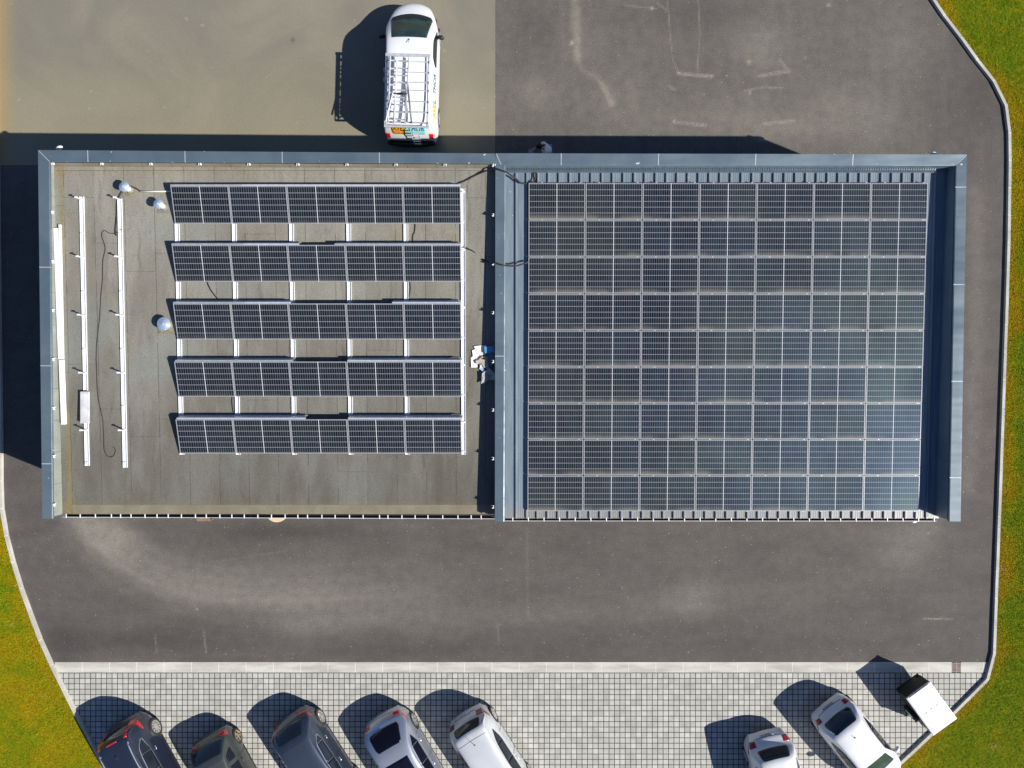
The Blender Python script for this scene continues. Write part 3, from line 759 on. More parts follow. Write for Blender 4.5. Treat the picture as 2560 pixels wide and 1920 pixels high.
# dust washed down to the lower frame edge
dn = b.noise(b.map(w, (.8, .8, .8)), 1.1, 3); 
du = b.math('MULTIPLY', b.ramp(b.math('ADD', xyz[1], b.math('MULTIPLY', dn, -.10)), .16, -.06), b.ramp(dn, .32, .62, .05, .33))
du = b.math('ADD', du, b.math('MULTIPLY', b.ramp(b.noise(w, .3, 3), .35, .75), .035))
du = b.math('MULTIPLY', du, b.attr('dusty'))
col = b.mix(du, col, (.38, .35, .29))
M_cell = b.out(col, b.math('ADD', b.ramp(b.noise(b.map(w, (.5, .5, .5)), 1.0, 3), .3, .7, .31, .42), b.math('MULTIPLY', oi.outputs['Random'], .035)), Specular_IOR_Level=.54, Coat_Weight=0.0)
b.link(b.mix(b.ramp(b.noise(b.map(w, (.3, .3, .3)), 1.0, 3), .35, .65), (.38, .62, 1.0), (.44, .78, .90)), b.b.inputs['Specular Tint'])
M_frame = simple('anodised_frame', (.44, .45, .47), .4, .04, 5, metal=.25)
M_frame2 = simple('back_sheet', (.5, .5, .5), .6, .04)
def panel_meshes(dusty):
    f = MB(); t = .018; d = .035
    u_ = .012; f.box(0, PWd, 0, u_, -d, 0); f.box(0, PWd, PHt - u_, PHt, -d, 0); f.box(0, t, u_, PHt - u_, -d, 0); f.box(PWd - t, PWd, u_, PHt - u_, -d, 0)
    c_ = MB(); c_.box(t - .002, PWd - t + .002, u_ - .002, PHt - u_ + .002, -.010, -.0025)
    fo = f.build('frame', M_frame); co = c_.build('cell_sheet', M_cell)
    a = co.data.attributes.new('dusty', 'FLOAT', 'POINT'); a.data.foreach_set('value', [dusty] * len(co.data.vertices))
    return fo, co
clampm = MB(); clampm.box(-.025, .025, -.020, .002, -.02, .003)
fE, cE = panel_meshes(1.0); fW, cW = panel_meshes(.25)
clE = clampm.build('clamp', M_grey)
used = {'E': False, 'W': False}
tilt = -math.atan(.0439)
g1 = .0247; g2 = .0196; X0 = U(1322, 457.6, 3.75).x
for r in range(9):
    for c_ in range(7):
        yT = 6.298 - r * (PHt * math.cos(tilt) + g2); yB = yT - PHt * math.cos(tilt)
        x = X0 + c_ * (PWd + g1) - .0035 * r
        where = 'in the top row' if r == 0 else 'in the bottom row' if r == 8 else 'in the %s row down' % ORD[r]
        nth = 'leftmost' if c_ == 0 else 'rightmost' if c_ == 6 else '%s from the left' % ORD[c_]
        t = thing('solar_panel', (x, yB, pv_z(yB)), 'flat solar panel on the metal roof, %s, %s' % (where, nth), 'solar panel', 'solar panels laid flat on the metal roof')
        t.rotation_euler = (math.atan(.0439), 0, 0)
        jit = rnd.uniform(-.0025, .0025); t.rotation_euler[0] += jit * .5; t.rotation_euler[1] = jit
        if not used['E']:
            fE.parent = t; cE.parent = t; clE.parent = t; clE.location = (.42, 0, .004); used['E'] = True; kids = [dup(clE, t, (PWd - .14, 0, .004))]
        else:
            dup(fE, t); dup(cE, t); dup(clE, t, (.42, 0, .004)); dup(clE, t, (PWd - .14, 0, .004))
        if r == 0:
            dup(clE, t, (.42, PHt + .02, .004)); dup(clE, t, (PWd - .14, PHt + .02, .004))
# tilted rows on the felt roof
RX0 = -10.50; TH = math.asin(.306 / PHt); ROWY = []
for r in range(5):
    yB = 4.995 - 1.7985 * r; ROWY.append(yB)
    zB = deck_z(yB) + .075
    for c_ in range(5):
        where = 'top' if r == 0 else 'bottom' if r == 4 else ORD[r]
        nth = 'leftmost' if c_ == 0 else 'rightmost' if c_ == 4 else '%s from the left' % ORD[c_]
        t = thing('solar_panel', (RX0 + c_ * 1.787, yB, zB), 'tilted solar panel on the felt roof, %s row of five, %s' % (where, nth), 'solar panel', 'tilted solar panels in five rows on the felt roof')
        t.rotation_euler = (TH + rnd.uniform(-.004, .004), rnd.uniform(-.002, .002), 0)
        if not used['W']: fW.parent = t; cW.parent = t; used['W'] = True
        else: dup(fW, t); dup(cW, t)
# base rails with rear posts and front feet
M_rail = simple('white_rail', (.74, .76, .78), .42, .05, 4)
def rail_thing(xa, label, bare=False, y_top=None, y_bot=None, xb=None, jitter=0):
    xb = xa if xb is None else xb
    t = thing('mounting_rail', (xa, y_top, deck_z(y_top)), label, 'mounting rail', 'white base rails across the felt roof')
    sl = .0465; mb = MB(); dxy = (xb - xa) / (y_top - y_bot)
    def P(y, x, h): return Vector((x + dxy * (y_top - y), y - y_top, deck_z(y) - deck_z(y_top) + h))
    for x0, x1, h0, h1 in ((-.0675, .0675, .004, .012), (-.0675, -.055, .012, .045), (.055, .0675, .012, .045)):
        mb.prism([P(y_bot, x0, h1), P(y_bot, x1, h1), P(y_top, x1, h1), P(y_top, x0, h1)], [P(y_bot, x0, h0), P(y_bot, x1, h0), P(y_top, x1, h0), P(y_top, x0, h0)])
    mb.build('rail', M_rail, t)
    for yB in ROWY:
        yT = yB + PHt * math.cos(TH) - .10 - (.245 if bare else 0)
        m = MB(); h = .27 if bare else .205
        b0 = P(yT, 0, .04)
        m.box(-.028, .028, -.012, .012, 0, h); m.box(-.05, .05, -.022, .022, 0, .01); m.box(-.05, .05, -.02, .03, h, h + .012)
        o = m.build('post', M_rail, t); o.location = b0
        m = MB(); m.box(-.035, .035, -.014, .014, 0, .035); m.box(-.05, .03, -.025, .012, .028, .036); o = m.build('foot', M_rail, t); o.location = P(yB + (-.29 if bare else .06), 0, .035)
    return t
lab = ['leftmost rail under the five tilted panel rows', 'second rail from the left under the tilted panel rows', 'third rail from the left under the tilted panel rows',
       'fourth rail from the left under the tilted panel rows', 'fifth rail from the left under the tilted panel rows', 'rightmost white rail along the right ends of the tilted panel rows']
for k in range(6):
    xx = RX0 + .035 + 1.7868 * k
    rail_thing(xx, lab[k] if k == 5 else 'white ' + lab[k], False, ROWY[0] + (1.07 if k < 5 else 1.1), ROWY[4] - .04)
# pale pads on the rightmost rail
a = Dk(205.5, 492); c_ = Dk(219.5, 1164)
rail_thing(a.x, 'bare white rail near the left parapet with a metal tray lying on it', True, a.y, c_.y, c_.x)
a = Dk(300.5, 497); c_ = Dk(314.3, 1168.7)
rail_thing(a.x, 'bare white rail with empty posts beside the black cable', True, a.y, c_.y, c_.x)
# wind deflector sheets behind the rows
def deflector(r, px0, px1, label, lift=0.0, mat=M_grey):
    yT = ROWY[r] + PHt * math.cos(TH); zT = deck_z(ROWY[r]) + .075 + PHt * math.sin(TH)
    xa = (px0 - 1280) * (HC - zT) / F; xb = (px1 - 1280) * (HC - zT) / F
    prof = [(.004, -.022 + lift), (.03, -.012 + lift), (.055, -.018 + lift), (.10, -.225 + lift), (.13, -.23 + lift)]
    mb = MB(); n = len(prof)
    vs = [(x - xa, y, z) for x in (xa, xb) for y, z in prof] + [(x - xa, y + .002, z - .004) for x in (xa, xb) for y, z in prof]
    fs = []
    for i in range(n - 1):
        fs += [(i, n + i, n + i + 1, i + 1), (2 * n + i + 1, 3 * n + i + 1, 3 * n + i, 2 * n + i)]
    fs += [(0, 2 * n, 3 * n, n), (n - 1, 2 * n - 1, 4 * n - 1, 3 * n - 1)]
    mb.add(vs, fs); o = mb.build('wind_deflector', mat); o.location = (xa, yT, zT)
    tag(o, label, 'wind deflector', 'grey wind deflector sheets behind the tilted panel rows')
M_grey2 = simple('galvanised_metal_new', (.54, .58, .62), .42, .1, 8, metal=.3)
for r, a, c_, lb, lf, mt in (
    (0, 425, 604, 'grey deflector sheet behind the top tilted row, left piece', .0, M_grey), (0, 604, 748, 'grey deflector sheet behind the top tilted row, middle piece', .004, M_grey2),
    (0, 748, 1151, 'long grey deflector sheet behind the top tilted row, right piece', .0, M_grey2),
    (1, 428, 608, 'grey deflector sheet behind the second tilted row, leftmost piece', .0, M_grey), (1, 608, 748, 'short pale deflector sheet behind the second tilted row, left of the gap', .004, M_grey2),
    (1, 836, 1152, 'grey deflector sheet behind the second tilted row, right of the gap', .0, M_grey),
    (2, 432, 611, 'grey deflector sheet behind the third tilted row, leftmost piece', .0, M_grey), (2, 611, 727, 'short pale deflector sheet behind the third tilted row, left of the gap', .004, M_grey2),
    (2, 980, 1152, 'pale deflector sheet behind the third tilted row, right of the gap', .0, M_grey2),
    (3, 437, 733, 'grey deflector sheet behind the fourth tilted row, left of the gap', .0, M_grey), (3, 868, 1154, 'grey deflector sheet behind the fourth tilted row, right of the gap', .0, M_grey2),
    (4, 441, 764, 'grey deflector sheet behind the bottom tilted row, left of the gap', .0, M_grey2), (4, 870, 1156, 'grey deflector sheet behind the bottom tilted row, right of the gap', .0, M_grey2)):
    deflector(r, a, c_, lb, lf, mt)

# ------------------------------------------------------------------ roof clutter
M_cap = simple('vent_cap_zinc', (.48, .58, .72), .30, .08, 6, metal=.5)
M_pipe = simple('vent_pipe', (.62, .64, .64), .5, .08)
M_mossy = simple('mossy_collar', (.205, .185, .125), .9, .35, 14)
M_coll = simple('felt_collar', (.20, .19, .16), .9, .15, 8)
def vent(px, py, r, h, label, collar):
    base = Dk(px, py, h); base = Vector((base.x, base.y, deck_z(base.y)))
    t = thing('roof_vent', base, label, 'roof vent', 'zinc capped vents on the felt roof')
    m = MB(); m.lathe([(r * .62, 0), (r * .62, h * .55), (r * .5, h * .6), (r * .5, h - .05)], 20); m.build('pipe', M_pipe, t, True)
    m = MB(); n = 24
    m.lathe([(r * 1.02, h - .05), (r, h - .03), (r * .55, h + .02), (.012, h + .055)], n)
    for k in range(4):
        a_ = k * math.pi / 2 + .3
        m.bar((math.cos(a_) * r * .98, math.sin(a_) * r * .98, h - .026), (0, 0, h + .057), .014, .012)
    m.build('cap', M_cap, t)
    m = MB(); s = r * 1.35
    m.box(-s, s, -s, s, -.004, .006); m.lathe([(r * .85, .006), (r * .7, .035)], 16); m.build('collar', collar, t)
vent(308.4, 465.8, .155, .34, 'small zinc capped vent, uppermost, with a black cable at its foot', M_mossy)
vent(394.6, 509, .150, .37, 'small zinc capped vent beside the top left corner of the tilted panels', M_coll)
vent(407.7, 809.2, .205, .29, 'largest zinc capped vent beside the third tilted panel row', M_mossy)
M_cab = simple('black_cable', (.015, .015, .016), .6)
M_wire = simple('thin_wire', (.03, .03, .03), .6)
def cable(pix, r, label, surf=Dk, lift=.012, mat=M_cab, name='cable', double=0):
    P = curve([surf(*p[:2], (p[2] if len(p) > 2 else lift)) for p in pix], 7)
    mb = MB(); mb.tube(P, r * 1.3)
    if double:
        mb.tube([q + Vector((.012, double * math.sin(i * .35) + double * .4, .004)) for i, q in enumerate(P)], r * .8)
    o = mb.build(name, mat, None, True, origin=P[0]); return tag(o, label, 'cable')
def z4(ox, oy, s, L): return [(ox + p[0] / s, oy + p[1] / s, *p[2:]) for p in L]
cable(z4(60, 360, 3.072, [(800, 325), (840, 332), (890, 358), (905, 362)]), .016, 'short black cable from the uppermost vent to the white conduit')
a = Dk(349.5, 478.5, .03); c_ = Dk(432, 478.5, .03)
mb = MB(); mb.tube([a, a.lerp(c_, .5), c_], .021, 10); tag(mb.build('conduit', M_white, None, True, origin=a), 'white conduit tube running into the top tilted row', 'conduit')
cable(z4(60, 360, 3.072, [(765, 345), (745, 375), (720, 425), (713, 470), (712, 540), (703, 640), (702, 690), (714, 703)]), .016, 'thick black cable hanging from the uppermost vent along the bare rail')
cable(z4(60, 360, 3.072, [(755, 700), (752, 668), (730, 655), (705, 685), (655, 684), (615, 665), (598, 705), (624, 800), (606, 900), (603, 1050), (590, 1180), (582, 1340), (562, 1500), (556, 1640)]) +
      z4(60, 860, 3.456, [(628, 200), (640, 450), (680, 650), (690, 800), (696, 920), (730, 975), (775, 965), (790, 920), (772, 888)]), .008, 'long thin black wire wandering between the two bare rails', mat=M_wire, name='wire')
cable(z4(400, 430, 4.739, [(560, 1300), (575, 1345), (610, 1410), (660, 1475), (710, 1530)]), .013, 'black cable between the second and third tilted rows, left')
cable(z4(900, 420, 4.609, [(636, 630), (635, 680), (628, 740), (610, 780), (607, 850)]), .012, 'black cable between the top and second tilted rows, right')
cable(z4(900, 420, 4.609, [(570, 1290), (580, 1360), (578, 1420), (562, 1490), (556, 1530)]), .012, 'black cable between the second and third tilted rows, right')
cable([(581, 988), (580, 1005), (584, 1035)], .010, 'short black cable between the fourth and bottom tilted rows')
def over_w(px, py, h): return U(px, py, h)
cp = z4(900, 420, 4.609, [(1090, 196, 3.86), (1180, 160, 3.87), (1260, 120, 3.88), (1350, 75, 3.89), (1440, 38, 3.95), (1520, 10, 4.08)]) + z4(1140, 380, 3.95, [(393, 168, 4.13), (490, 196, 4.125), (560, 245, 3.80), (630, 302, 3.74), (700, 314, 3.69)])
cable(cp, .018, 'twin black cables crossing the dividing parapet at its top end', over_w, double=.02)
cp = z4(900, 420, 4.609, [(1175, 918, 3.80), (1230, 930, 3.77), (1310, 965, 3.74), (1395, 1055, 3.72), (1480, 1080, 3.86), (1545, 1095, 4.075), (1570, 1102, 4.085), (1660, 1122, 4.085), (1700, 1128, 3.80), (1790, 1128, 3.72), (1870, 1108, 3.70), (1940, 1088, 3.66)])
cable(cp, .018, 'twin black cables crossing the dividing parapet beside the second tilted row', over_w, double=.02)
cable(z4(1140, 380, 3.95, [(782, 205, .10), (784, 245, .09), (770, 280, .08), (735, 297, .07), (705, 305, .06)]), .014, 'black cable curling at the top left corner of the flat panels', Pn, double=.015)
cable(z4(1140, 380, 3.95, [(800, 205, .10), (801, 250, .09), (802, 300, .07)]), .013, 'straight black cable entering under the top row of flat panels', Pn)
# loose white beams by the west parapet, tray, cardboard rubbish
def beam(p, q, wd, h, label):
    a = Dk(*p, h + .01); c_ = Dk(*q, h + .01); a.z -= h / 2; c_.z -= h / 2; mb = MB()
    mb.bar(a, c_, wd, h); d = (c_ - a).normalized(); s = Vector((d.y, -d.x, 0)) * (wd * .28)
    mb.bar(a + s + Vector((0, 0, h / 2 + .003)), c_ + s + Vector((0, 0, h / 2 + .003)), wd * .12, .006)
    mb.bar(a - s + Vector((0, 0, h / 2 + .003)), c_ - s + Vector((0, 0, h / 2 + .003)), wd * .12, .006)
    tag(mb.build('loose_beam', M_white, None, False, origin=a), label, 'metal beam', 'loose white beams along the left parapet')
beam((138, 570), (149.5, 898), .115, .10, 'wide loose white beam along the left parapet, upper piece')
beam((148.2, 561), (155, 898), .05, .08, 'narrow loose white beam beside the upper wide one')
beam((151.5, 900), (157.5, 1061), .125, .10, 'wide loose white beam along the left parapet, lower piece')
t_a = Dk(214.5, 979, .05); t_b = Dk(216.5, 1058, .05)
mb = MB(); hw = .125; Lt = t_a.y - t_b.y
mb.box(-hw, hw, -Lt, 0, .05, .058); mb.box(-hw, -hw + .006, -Lt, 0, -.03, .05); mb.box(hw - .006, hw, -Lt, 0, -.03, .05); mb.box(-hw + .006, hw - .006, -Lt, -Lt + .006, -.03, .05); mb.box(-hw + .006, hw - .006, -.006, 0, -.03, .05)
for k in range(7): mb.box(-hw + .03 + k * .03, -hw + .036 + k * .03, -Lt + .05, -.05, .058, .061)
o = mb.build('metal_tray', simple('tray_metal', (.70, .71, .71), .42, .15, 3, metal=.3)); o.location = Vector((t_a.x, t_a.y, deck_z(t_a.y) + .075))
tag(o, 'upturned pale metal tray lying on the left bare rail', 'tray')

def crumple(pix, name, mat, label, cat, th=.012, base=.01, amp=.05, seed=1, n=10, o0=(1160, 840), sc=11.85):
    """a loose sheet: outline from measured points, buckled, with thickness"""
    import mathutils.noise as mn
    P = [Dk(o0[0] + x / sc, o0[1] + y / sc) for x, y in pix]
    cen = sum(P, Vector()) / len(P); rings = 5
    vs = []; m = len(P)
    for k in range(rings):
        f = 1 - k / rings
        for p in P:
            q = cen.lerp(p, f); hz = base + amp * (mn.noise(Vector((q.x * 5 + seed, q.y * 5, seed))) * .5 + .5) * (.4 + f * .8)
            vs.append(Vector((q.x, q.y, deck_z(q.y) + hz)))
    vs.append(Vector((cen.x, cen.y, deck_z(cen.y) + base + amp * .5)))
    fs = []
    for k in range(rings - 1):
        for i in range(m):
            j = (i + 1) % m; fs.append((k * m + i, k * m + j, (k + 1) * m + j, (k + 1) * m + i))
    for i in range(m): fs.append(((rings - 1) * m + i, (rings - 1) * m + (i + 1) % m, rings * m))
    nv = len(vs); bot = [v - Vector((0, 0, th)) for v in vs]
    fs2 = [tuple(i + nv for i in f[::-1]) for f in fs] + [(i + nv, (i + 1) % m + nv, (i + 1) % m, i) for i in range(m)]
    mb = MB(); mb.add(vs + bot, fs + fs2); o = mb.build(name, mat, None, False, origin=cen)
    return tag(o, label, cat)
M_paper = simple('white_board', (.78, .76, .73), .8, .08, 4); M_card = simple('cardboard', (.42, .35, .28), .85, .12, 6)
M_bag = simple('grey_sacking', (.34, .33, .32), .85, .12, 5); M_blue = simple('blue_lid', (.10, .33, .55), .5, .06); M_film = simple('plastic_film', (.45, .55, .66), .4, .2, 9); M_board2 = simple('grey_green_board', (.16, .22, .24), .7)
crumple([(295, 310), (460, 285), (600, 282), (660, 275), (640, 545), (520, 580), (450, 700), (330, 730), (400, 930), (215, 935), (200, 640), (265, 600), (255, 520), (240, 430), (320, 400), (330, 350)], 'foam_sheet', M_paper, 'torn white packing sheet lying half in the parapet shade', 'packing sheet', .012, .012, .05, 1)
crumple([(345, 740), (430, 710), (540, 600), (690, 610), (715, 860), (740, 940), (690, 985), (600, 930), (540, 840), (450, 820), (410, 840), (370, 820)], 'cardboard_flap', M_card, 'brown torn cardboard on top of the white packing sheet', 'cardboard', .008, .07, .05, 5)
crumple([(470, 850), (550, 845), (590, 930), (600, 1070), (560, 1060), (500, 1000), (450, 970), (480, 920)], 'plastic_film', M_film, 'scrap of pale plastic film below the cardboard', 'plastic film', .005, .04, .07, 9)
crumple([(760, 950), (820, 1010), (920, 1100), (925, 1290), (830, 1310), (740, 1290), (620, 1370), (510, 1420), (530, 1290), (540, 1110), (640, 1030)], 'sack', M_bag, 'crumpled grey sack against the dividing parapet', 'sack', .02, .05, .13, 3)
crumple([(700, 520), (880, 500), (890, 800), (840, 860), (780, 920), (720, 830)], 'board', M_board2, 'dark greenish board leaning by the dividing parapet', 'board', .02, .03, .02, 12)
a = Dk(1160 + 752 / 11.85, 840 + 402 / 11.85, .12); mb = MB(); Mx = Matrix.Translation(Vector((a.x, a.y, deck_z(a.y)))) @ Matrix.Rotation(R(6), 4, 'Z')
mb.box(-.14, .14, -.095, .095, .01, .12, 0, Mx); mb.box(-.147, .147, -.102, .102, .11, .135, 0, Mx); mb.box(-.12, .12, -.075, .075, .1355, .139, 0, Mx)
tag(mb.build('plastic_box', M_blue, None, False, origin=a), 'light blue lidded box beside the white packing sheet', 'box')

# ------------------------------------------------------------------ cars
def pchip(tab):
    xs = [p[0] for p in tab]; ysv = [p[1] for p in tab]; n = len(xs)
    d = [(ysv[i + 1] - ysv[i]) / (xs[i + 1] - xs[i]) for i in range(n - 1)]; m = [d[0]]
    for i in range(1, n - 1): m.append(0 if d[i - 1] * d[i] <= 0 else 2 * d[i - 1] * d[i] / (d[i - 1] + d[i]))
    m.append(d[-1])
    def f(x):
        if x <= xs[0]: return ysv[0]
        if x >= xs[-1]: return ysv[-1]
        i = max(k for k in range(n - 1) if xs[k] <= x); h = xs[i + 1] - xs[i]; t = (x - xs[i]) / h
        return ((1 + 2 * t) * (1 - t) ** 2 * ysv[i] + t * (1 - t) ** 2 * h * m[i] + t * t * (3 - 2 * t) * ysv[i + 1] + t * t * (t - 1) * h * m[i + 1])
    return f
class Shape:
    def __init__(s, L, W, top, belt=.95, wr=.74, H=1.45, qr=.30, qf=.42, ar=.7, af=1.0, hr=.13, n=3.0, pr=2.4, bow=.17, bowf=.22, bl=1.5, bfl=1.6):
        s.bow, s.bowf, s.bl, s.bfl = bow, bowf, bl, bfl
        s.L, s.W, s.belt, s.wr, s.H = L, W, belt, wr, H; s.qr, s.qf, s.ar, s.af, s.hr, s.n, s.pr = qr, qf, ar, af, hr, n, pr
        s.top = pchip(top)
    def wp(s, p):
        k = (p.y / (s.W / 2)) ** 2
        dx = s.bow * k * max(0, 1 - p.x / s.bl) ** 1.5 - s.bowf * k * max(0, 1 - (s.L - p.x) / s.bfl) ** 1.5
        return Vector((p.x + dx, p.y, p.z))
    def plan(s, x):
        p = 1.0
        if x < s.ar: p -= s.qr * ((s.ar - x) / s.ar) ** s.pr
        if x > s.L - s.af: p -= s.qf * ((x - s.L + s.af) / s.af) ** 2.4
        return p
    def y(s, x, z):
        if z < .38: k = .93 + .07 * max(0, z / .38)
        elif z < s.belt: k = 1 - .035 * ((z - .38) / (s.belt - .38)) ** 2
        else: k = .965 - (.965 - s.wr) * ((z - s.belt) / (s.H - s.belt))
        return s.W / 2 * s.plan(x) * k
    def zs(s, x):
        e = 0
        if x < .35: e = .14 * (1 - x / .35) ** 1.5
        if x > s.L - .5: e = .10 * ((x - s.L + .5) / .5) ** 1.5
        return .20 + e
    def sec(s, x):
        zt = s.top(x); z0 = s.zs(x); hr = min(s.hr, .45 * (zt - z0)); ze = zt - hr; return zt, z0, hr, ze, s.y(x, ze)
    def ztop(s, x, yy):
        zt, z0, hr, ze, ye = s.sec(x); return ze + hr * max(0, 1 - min(1, abs(yy) / ye) ** s.n) ** (1 / s.n)
    def body(s, mat, parent, name='body'):
        xs = [0, .012, .03, .05, .075, .1, .13, .16, .2, .24, .28, .33, .38, .44, .5, .57, .64, .72, .8, .9]
        x = 1.0
        while x < s.L - .95: xs.append(x); x += .11
        xs += [s.L - d for d in (.9, .8, .7, .6, .5, .42, .34, .27, .2, .14, .09, .05, .02, 0)]
        rings = []; NS, NT = 9, 10
        for x in xs:
            zt, z0, hr, ze, ye = s.sec(x); half = []
            for k in range(NS): z = z0 + (ze - z0) * k / NS; half.append((s.y(x, z), z))
            for k in range(NT + 1):
                a = math.pi / 2 * k / NT; half.append((ye * max(0, math.cos(a)) ** (2 / s.n), ze + hr * math.sin(a) ** (2 / s.n)))
            half[-1] = (0, zt)
            rings.append([s.wp(Vector((x, yy, z))) for yy, z in half] + [s.wp(Vector((x, -yy, z))) for yy, z in half[-2::-1]])
        m = len(rings[0]); vs = [p for r in rings for p in r]; fs = []
        for i in range(len(xs) - 1):
            for k in range(m):
                k2 = (k + 1) % m; fs.append((i * m + k, i * m + k2, (i + 1) * m + k2, (i + 1) * m + k))
        mb = MB(); mb.add(vs, fs)
        mb.add(rings[0], [tuple(range(m))[::-1]]); mb.add(rings[-1], [tuple(range(m))])
        return mb.build(name, mat, parent, True)
    def top_patch(s, name, mat, parent, x0, x1, hw, off=.006, y0=None, nu=10, nv=14, th=.01):
        """patch of the upper skin; hw(x) half width, or y0(x)..hw(x)"""
        f = hw if callable(hw) else (lambda x: hw); g = y0 if callable(y0) else ((lambda x: y0) if y0 is not None else None)
        mb = MB()
        def fn(u, v):
            x = x0 + (x1 - x0) * u; a = g(x) if g else -f(x); yy = a + (f(x) - a) * v
            return s.wp(Vector((x, yy, s.ztop(x, yy) + off)))
        mb.grid(fn, nu, nv); o = mb.build(name, mat, parent, True); solid(o, th); return o
    def side_patch(s, name, mat, parent, xs, zlo, zhi, sgn, off=.006, nv=5, th=.008):
        """xs: list of x; zlo, zhi: tables"""
        lo = pchip(zlo); hi = pchip(zhi); mb = MB(); n = 12
        def fn(u, v):
            x = xs[0] + (xs[1] - xs[0]) * u; a, b_ = lo(x), hi(x); z = min(a + (b_ - a) * v, s.sec(x)[3]); return s.wp(Vector((x, sgn * (s.y(x, z) + off), z)))
        mb.grid(fn, n, nv)
        if sgn > 0: mb.f = [f[::-1] for f in mb.f]
        o = mb.build(name, mat, parent, True); solid(o, th); return o
def solid(o, th):
    """give a skin patch thickness inwards (mesh-level)"""
    me = o.data; n = len(me.vertices); vs = [v.co.copy() for v in me.vertices]; nr = [v.normal.copy() for v in me.vertices]
    fs = [tuple(p.vertices) for p in me.polygons]; mats = list(me.materials)
    cnt = {}
    for f in fs:
        for i in range(len(f)):
            e = (f[i], f[(i + 1) % len(f)]); cnt[e] = 1
    rim = [e for e in cnt if (e[1], e[0]) not in cnt]
    allv = vs + [v - k * th for v, k in zip(vs, nr)]
    allf = fs + [tuple(i + n for i in f[::-1]) for f in fs] + [(e[1], e[0], e[0] + n, e[1] + n) for e in rim]
    me2 = bpy.data.meshes.new(me.name); me2.from_pydata([tuple(v) for v in allv], [], allf)
    for m in mats: me2.materials.append(m)
    me2.polygons.foreach_set('use_smooth', [True] * len(fs) + [False] * (len(allf) - len(fs))); me2.update()
    o.data = me2; bpy.data.meshes.remove(me)
def paint(name, col, metal=.0, rough=.35, coat=.8, var=.05):
    b = NB(name); v = b.coord()
    n = b.noise(v, 1.3, 4); f = b.noise(v, 60, 2)
    c = b.mix(b.ramp(n, .3, .7), tuple(k * (1 - var) for k in col), tuple(min(1, k * (1 + var)) for k in col))
    c = b.mix(b.ramp(f, .6, .8, 0, .10), c, (.45, .42, .36))
    return b.out(c, rough, Metallic=metal, Coat_Weight=coat, Coat_Roughness=.06, Specular_IOR_Level=.5)
M_glass = simple('car_glass', (.012, .018, .026), .06, .1, 3, spec=.7)
M_glassd = simple('roof_glass_dark', (.006, .007, .016), .15, .1, 3, spec=.25)
M_glassg = simple('car_glass_green', (.022, .045, .042), .05, .25, 3, spec=.45)
M_tail = simple('tail_lamp_red', (.75, .012, .016), .18, .1, 8, coat=.6)
M_taild = simple('tail_lamp_dark_red', (.28, .012, .016), .18, .1, 8, coat=.6)
M_tyre = simple('tyre_rubber', (.03, .028, .026), .85, .2, 20)
M_rim = simple('alloy_rim', (.55, .54, .52), .35, .08, 9, metal=.6)
M_rimt = simple('tan_steel_rim', (.42, .33, .22), .5, .1, 9, metal=.3)
M_blk = simple('black_trim', (.018, .018, .02), .5)
M_chr = simple('chrome_trim', (.62, .65, .68), .22, .04, 5, metal=.7)
M_plate = simple('plate_white', (.62, .63, .62), .5)
M_platek = simple('plate_letters', (.05, .05, .05), .6)
def wheel(parent, x, y, r, sgn, rim, spokes=9):
    """tyre > rim; the wheel faces sideways"""
    Mx = Matrix.Translation((x, y, r)) @ Matrix.Rotation(R(-90 * sgn), 4, 'X')
    m = MB(); w_ = .20
    m.lathe([(r * .62, -w_), (r * .95, -w_), (r, -w_ * .85), (r, -.03), (r * .95, 0), (r * .70, .004), (r * .66, -.012)], 28, Mx); ty = m.build('tyre', M_tyre, parent, True)
    m = MB(); rr = r * .67
    m.lathe([(rr, -.03), (rr, .006), (rr * .9, .006), (rr * .86, -.03)], 28, Mx)
    for k in range(spokes):
        a = 2 * math.pi * k / spokes
        m.bar(Mx @ Vector((math.cos(a) * .03, math.sin(a) * .03, .002)), Mx @ Vector((math.cos(a) * rr * .9, math.sin(a) * rr * .9, -.002)), rr * .22, .02, 0, up=Mx.to_3x3() @ Vector((0, 0, 1)))
    m.lathe([(rr * .24, -.02), (rr * .24, .012), (rr * .1, .02)], 14, Mx)
    m.build('rim', rim, ty)
    m = MB(); m.lathe([(rr * .88, -.05), (rr * .88, -.04)], 20, Mx); m.build('brake_disc', M_blk, ty)
def wheels(sh, t, xr, xf, r, rim, spokes=9, arch=True):
    for x in (xr, xf):
        for sg in (1, -1):
            yo = sh.y(x, r) ; root = bpy.data.objects.new('wheel', None); COL.objects.link(root); root.parent = t; root.empty_display_size = .1
            wheel(root, sh.wp(Vector((x, sg * yo, r))).x, sg * (yo + .008), r, sg, rim, spokes)
            # black wheel arch on the flank
            mb = MB(); n = 22; ra = r * 1.13; ring = []
            for k in range(n + 1):
                a = math.pi * (k / n) * 1.16 - .25; ring.append((x + ra * math.cos(a), r + ra * math.sin(a)))
            vs = [sh.wp(Vector((px_, sg * (sh.y(px_, max(.2, pz)) + .004), pz))) for px_, pz in ring] + [sh.wp(Vector((x, sg * (sh.y(x, r) + .004), r)))]
            fs = [((k, k + 1, n + 1) if sg < 0 else (k + 1, k, n + 1)) for k in range(n)]
            mb.add(vs, fs); o = mb.build('wheel_arch', M_blk, t); solid(o, .02)
def handle(sh, t, x, z, sg, mat, L=.17):
    m = MB(); y = sh.y(x, z)
    pts = [(x, y + .002), (x + L * .2, y + .032), (x + L * .8, y + .034), (x + L, y + .002)]
    m.tube([sh.wp(Vector((a, sg * c_, z))) for a, c_ in pts], .014, 6); m.build('door_handle', mat, t, True)
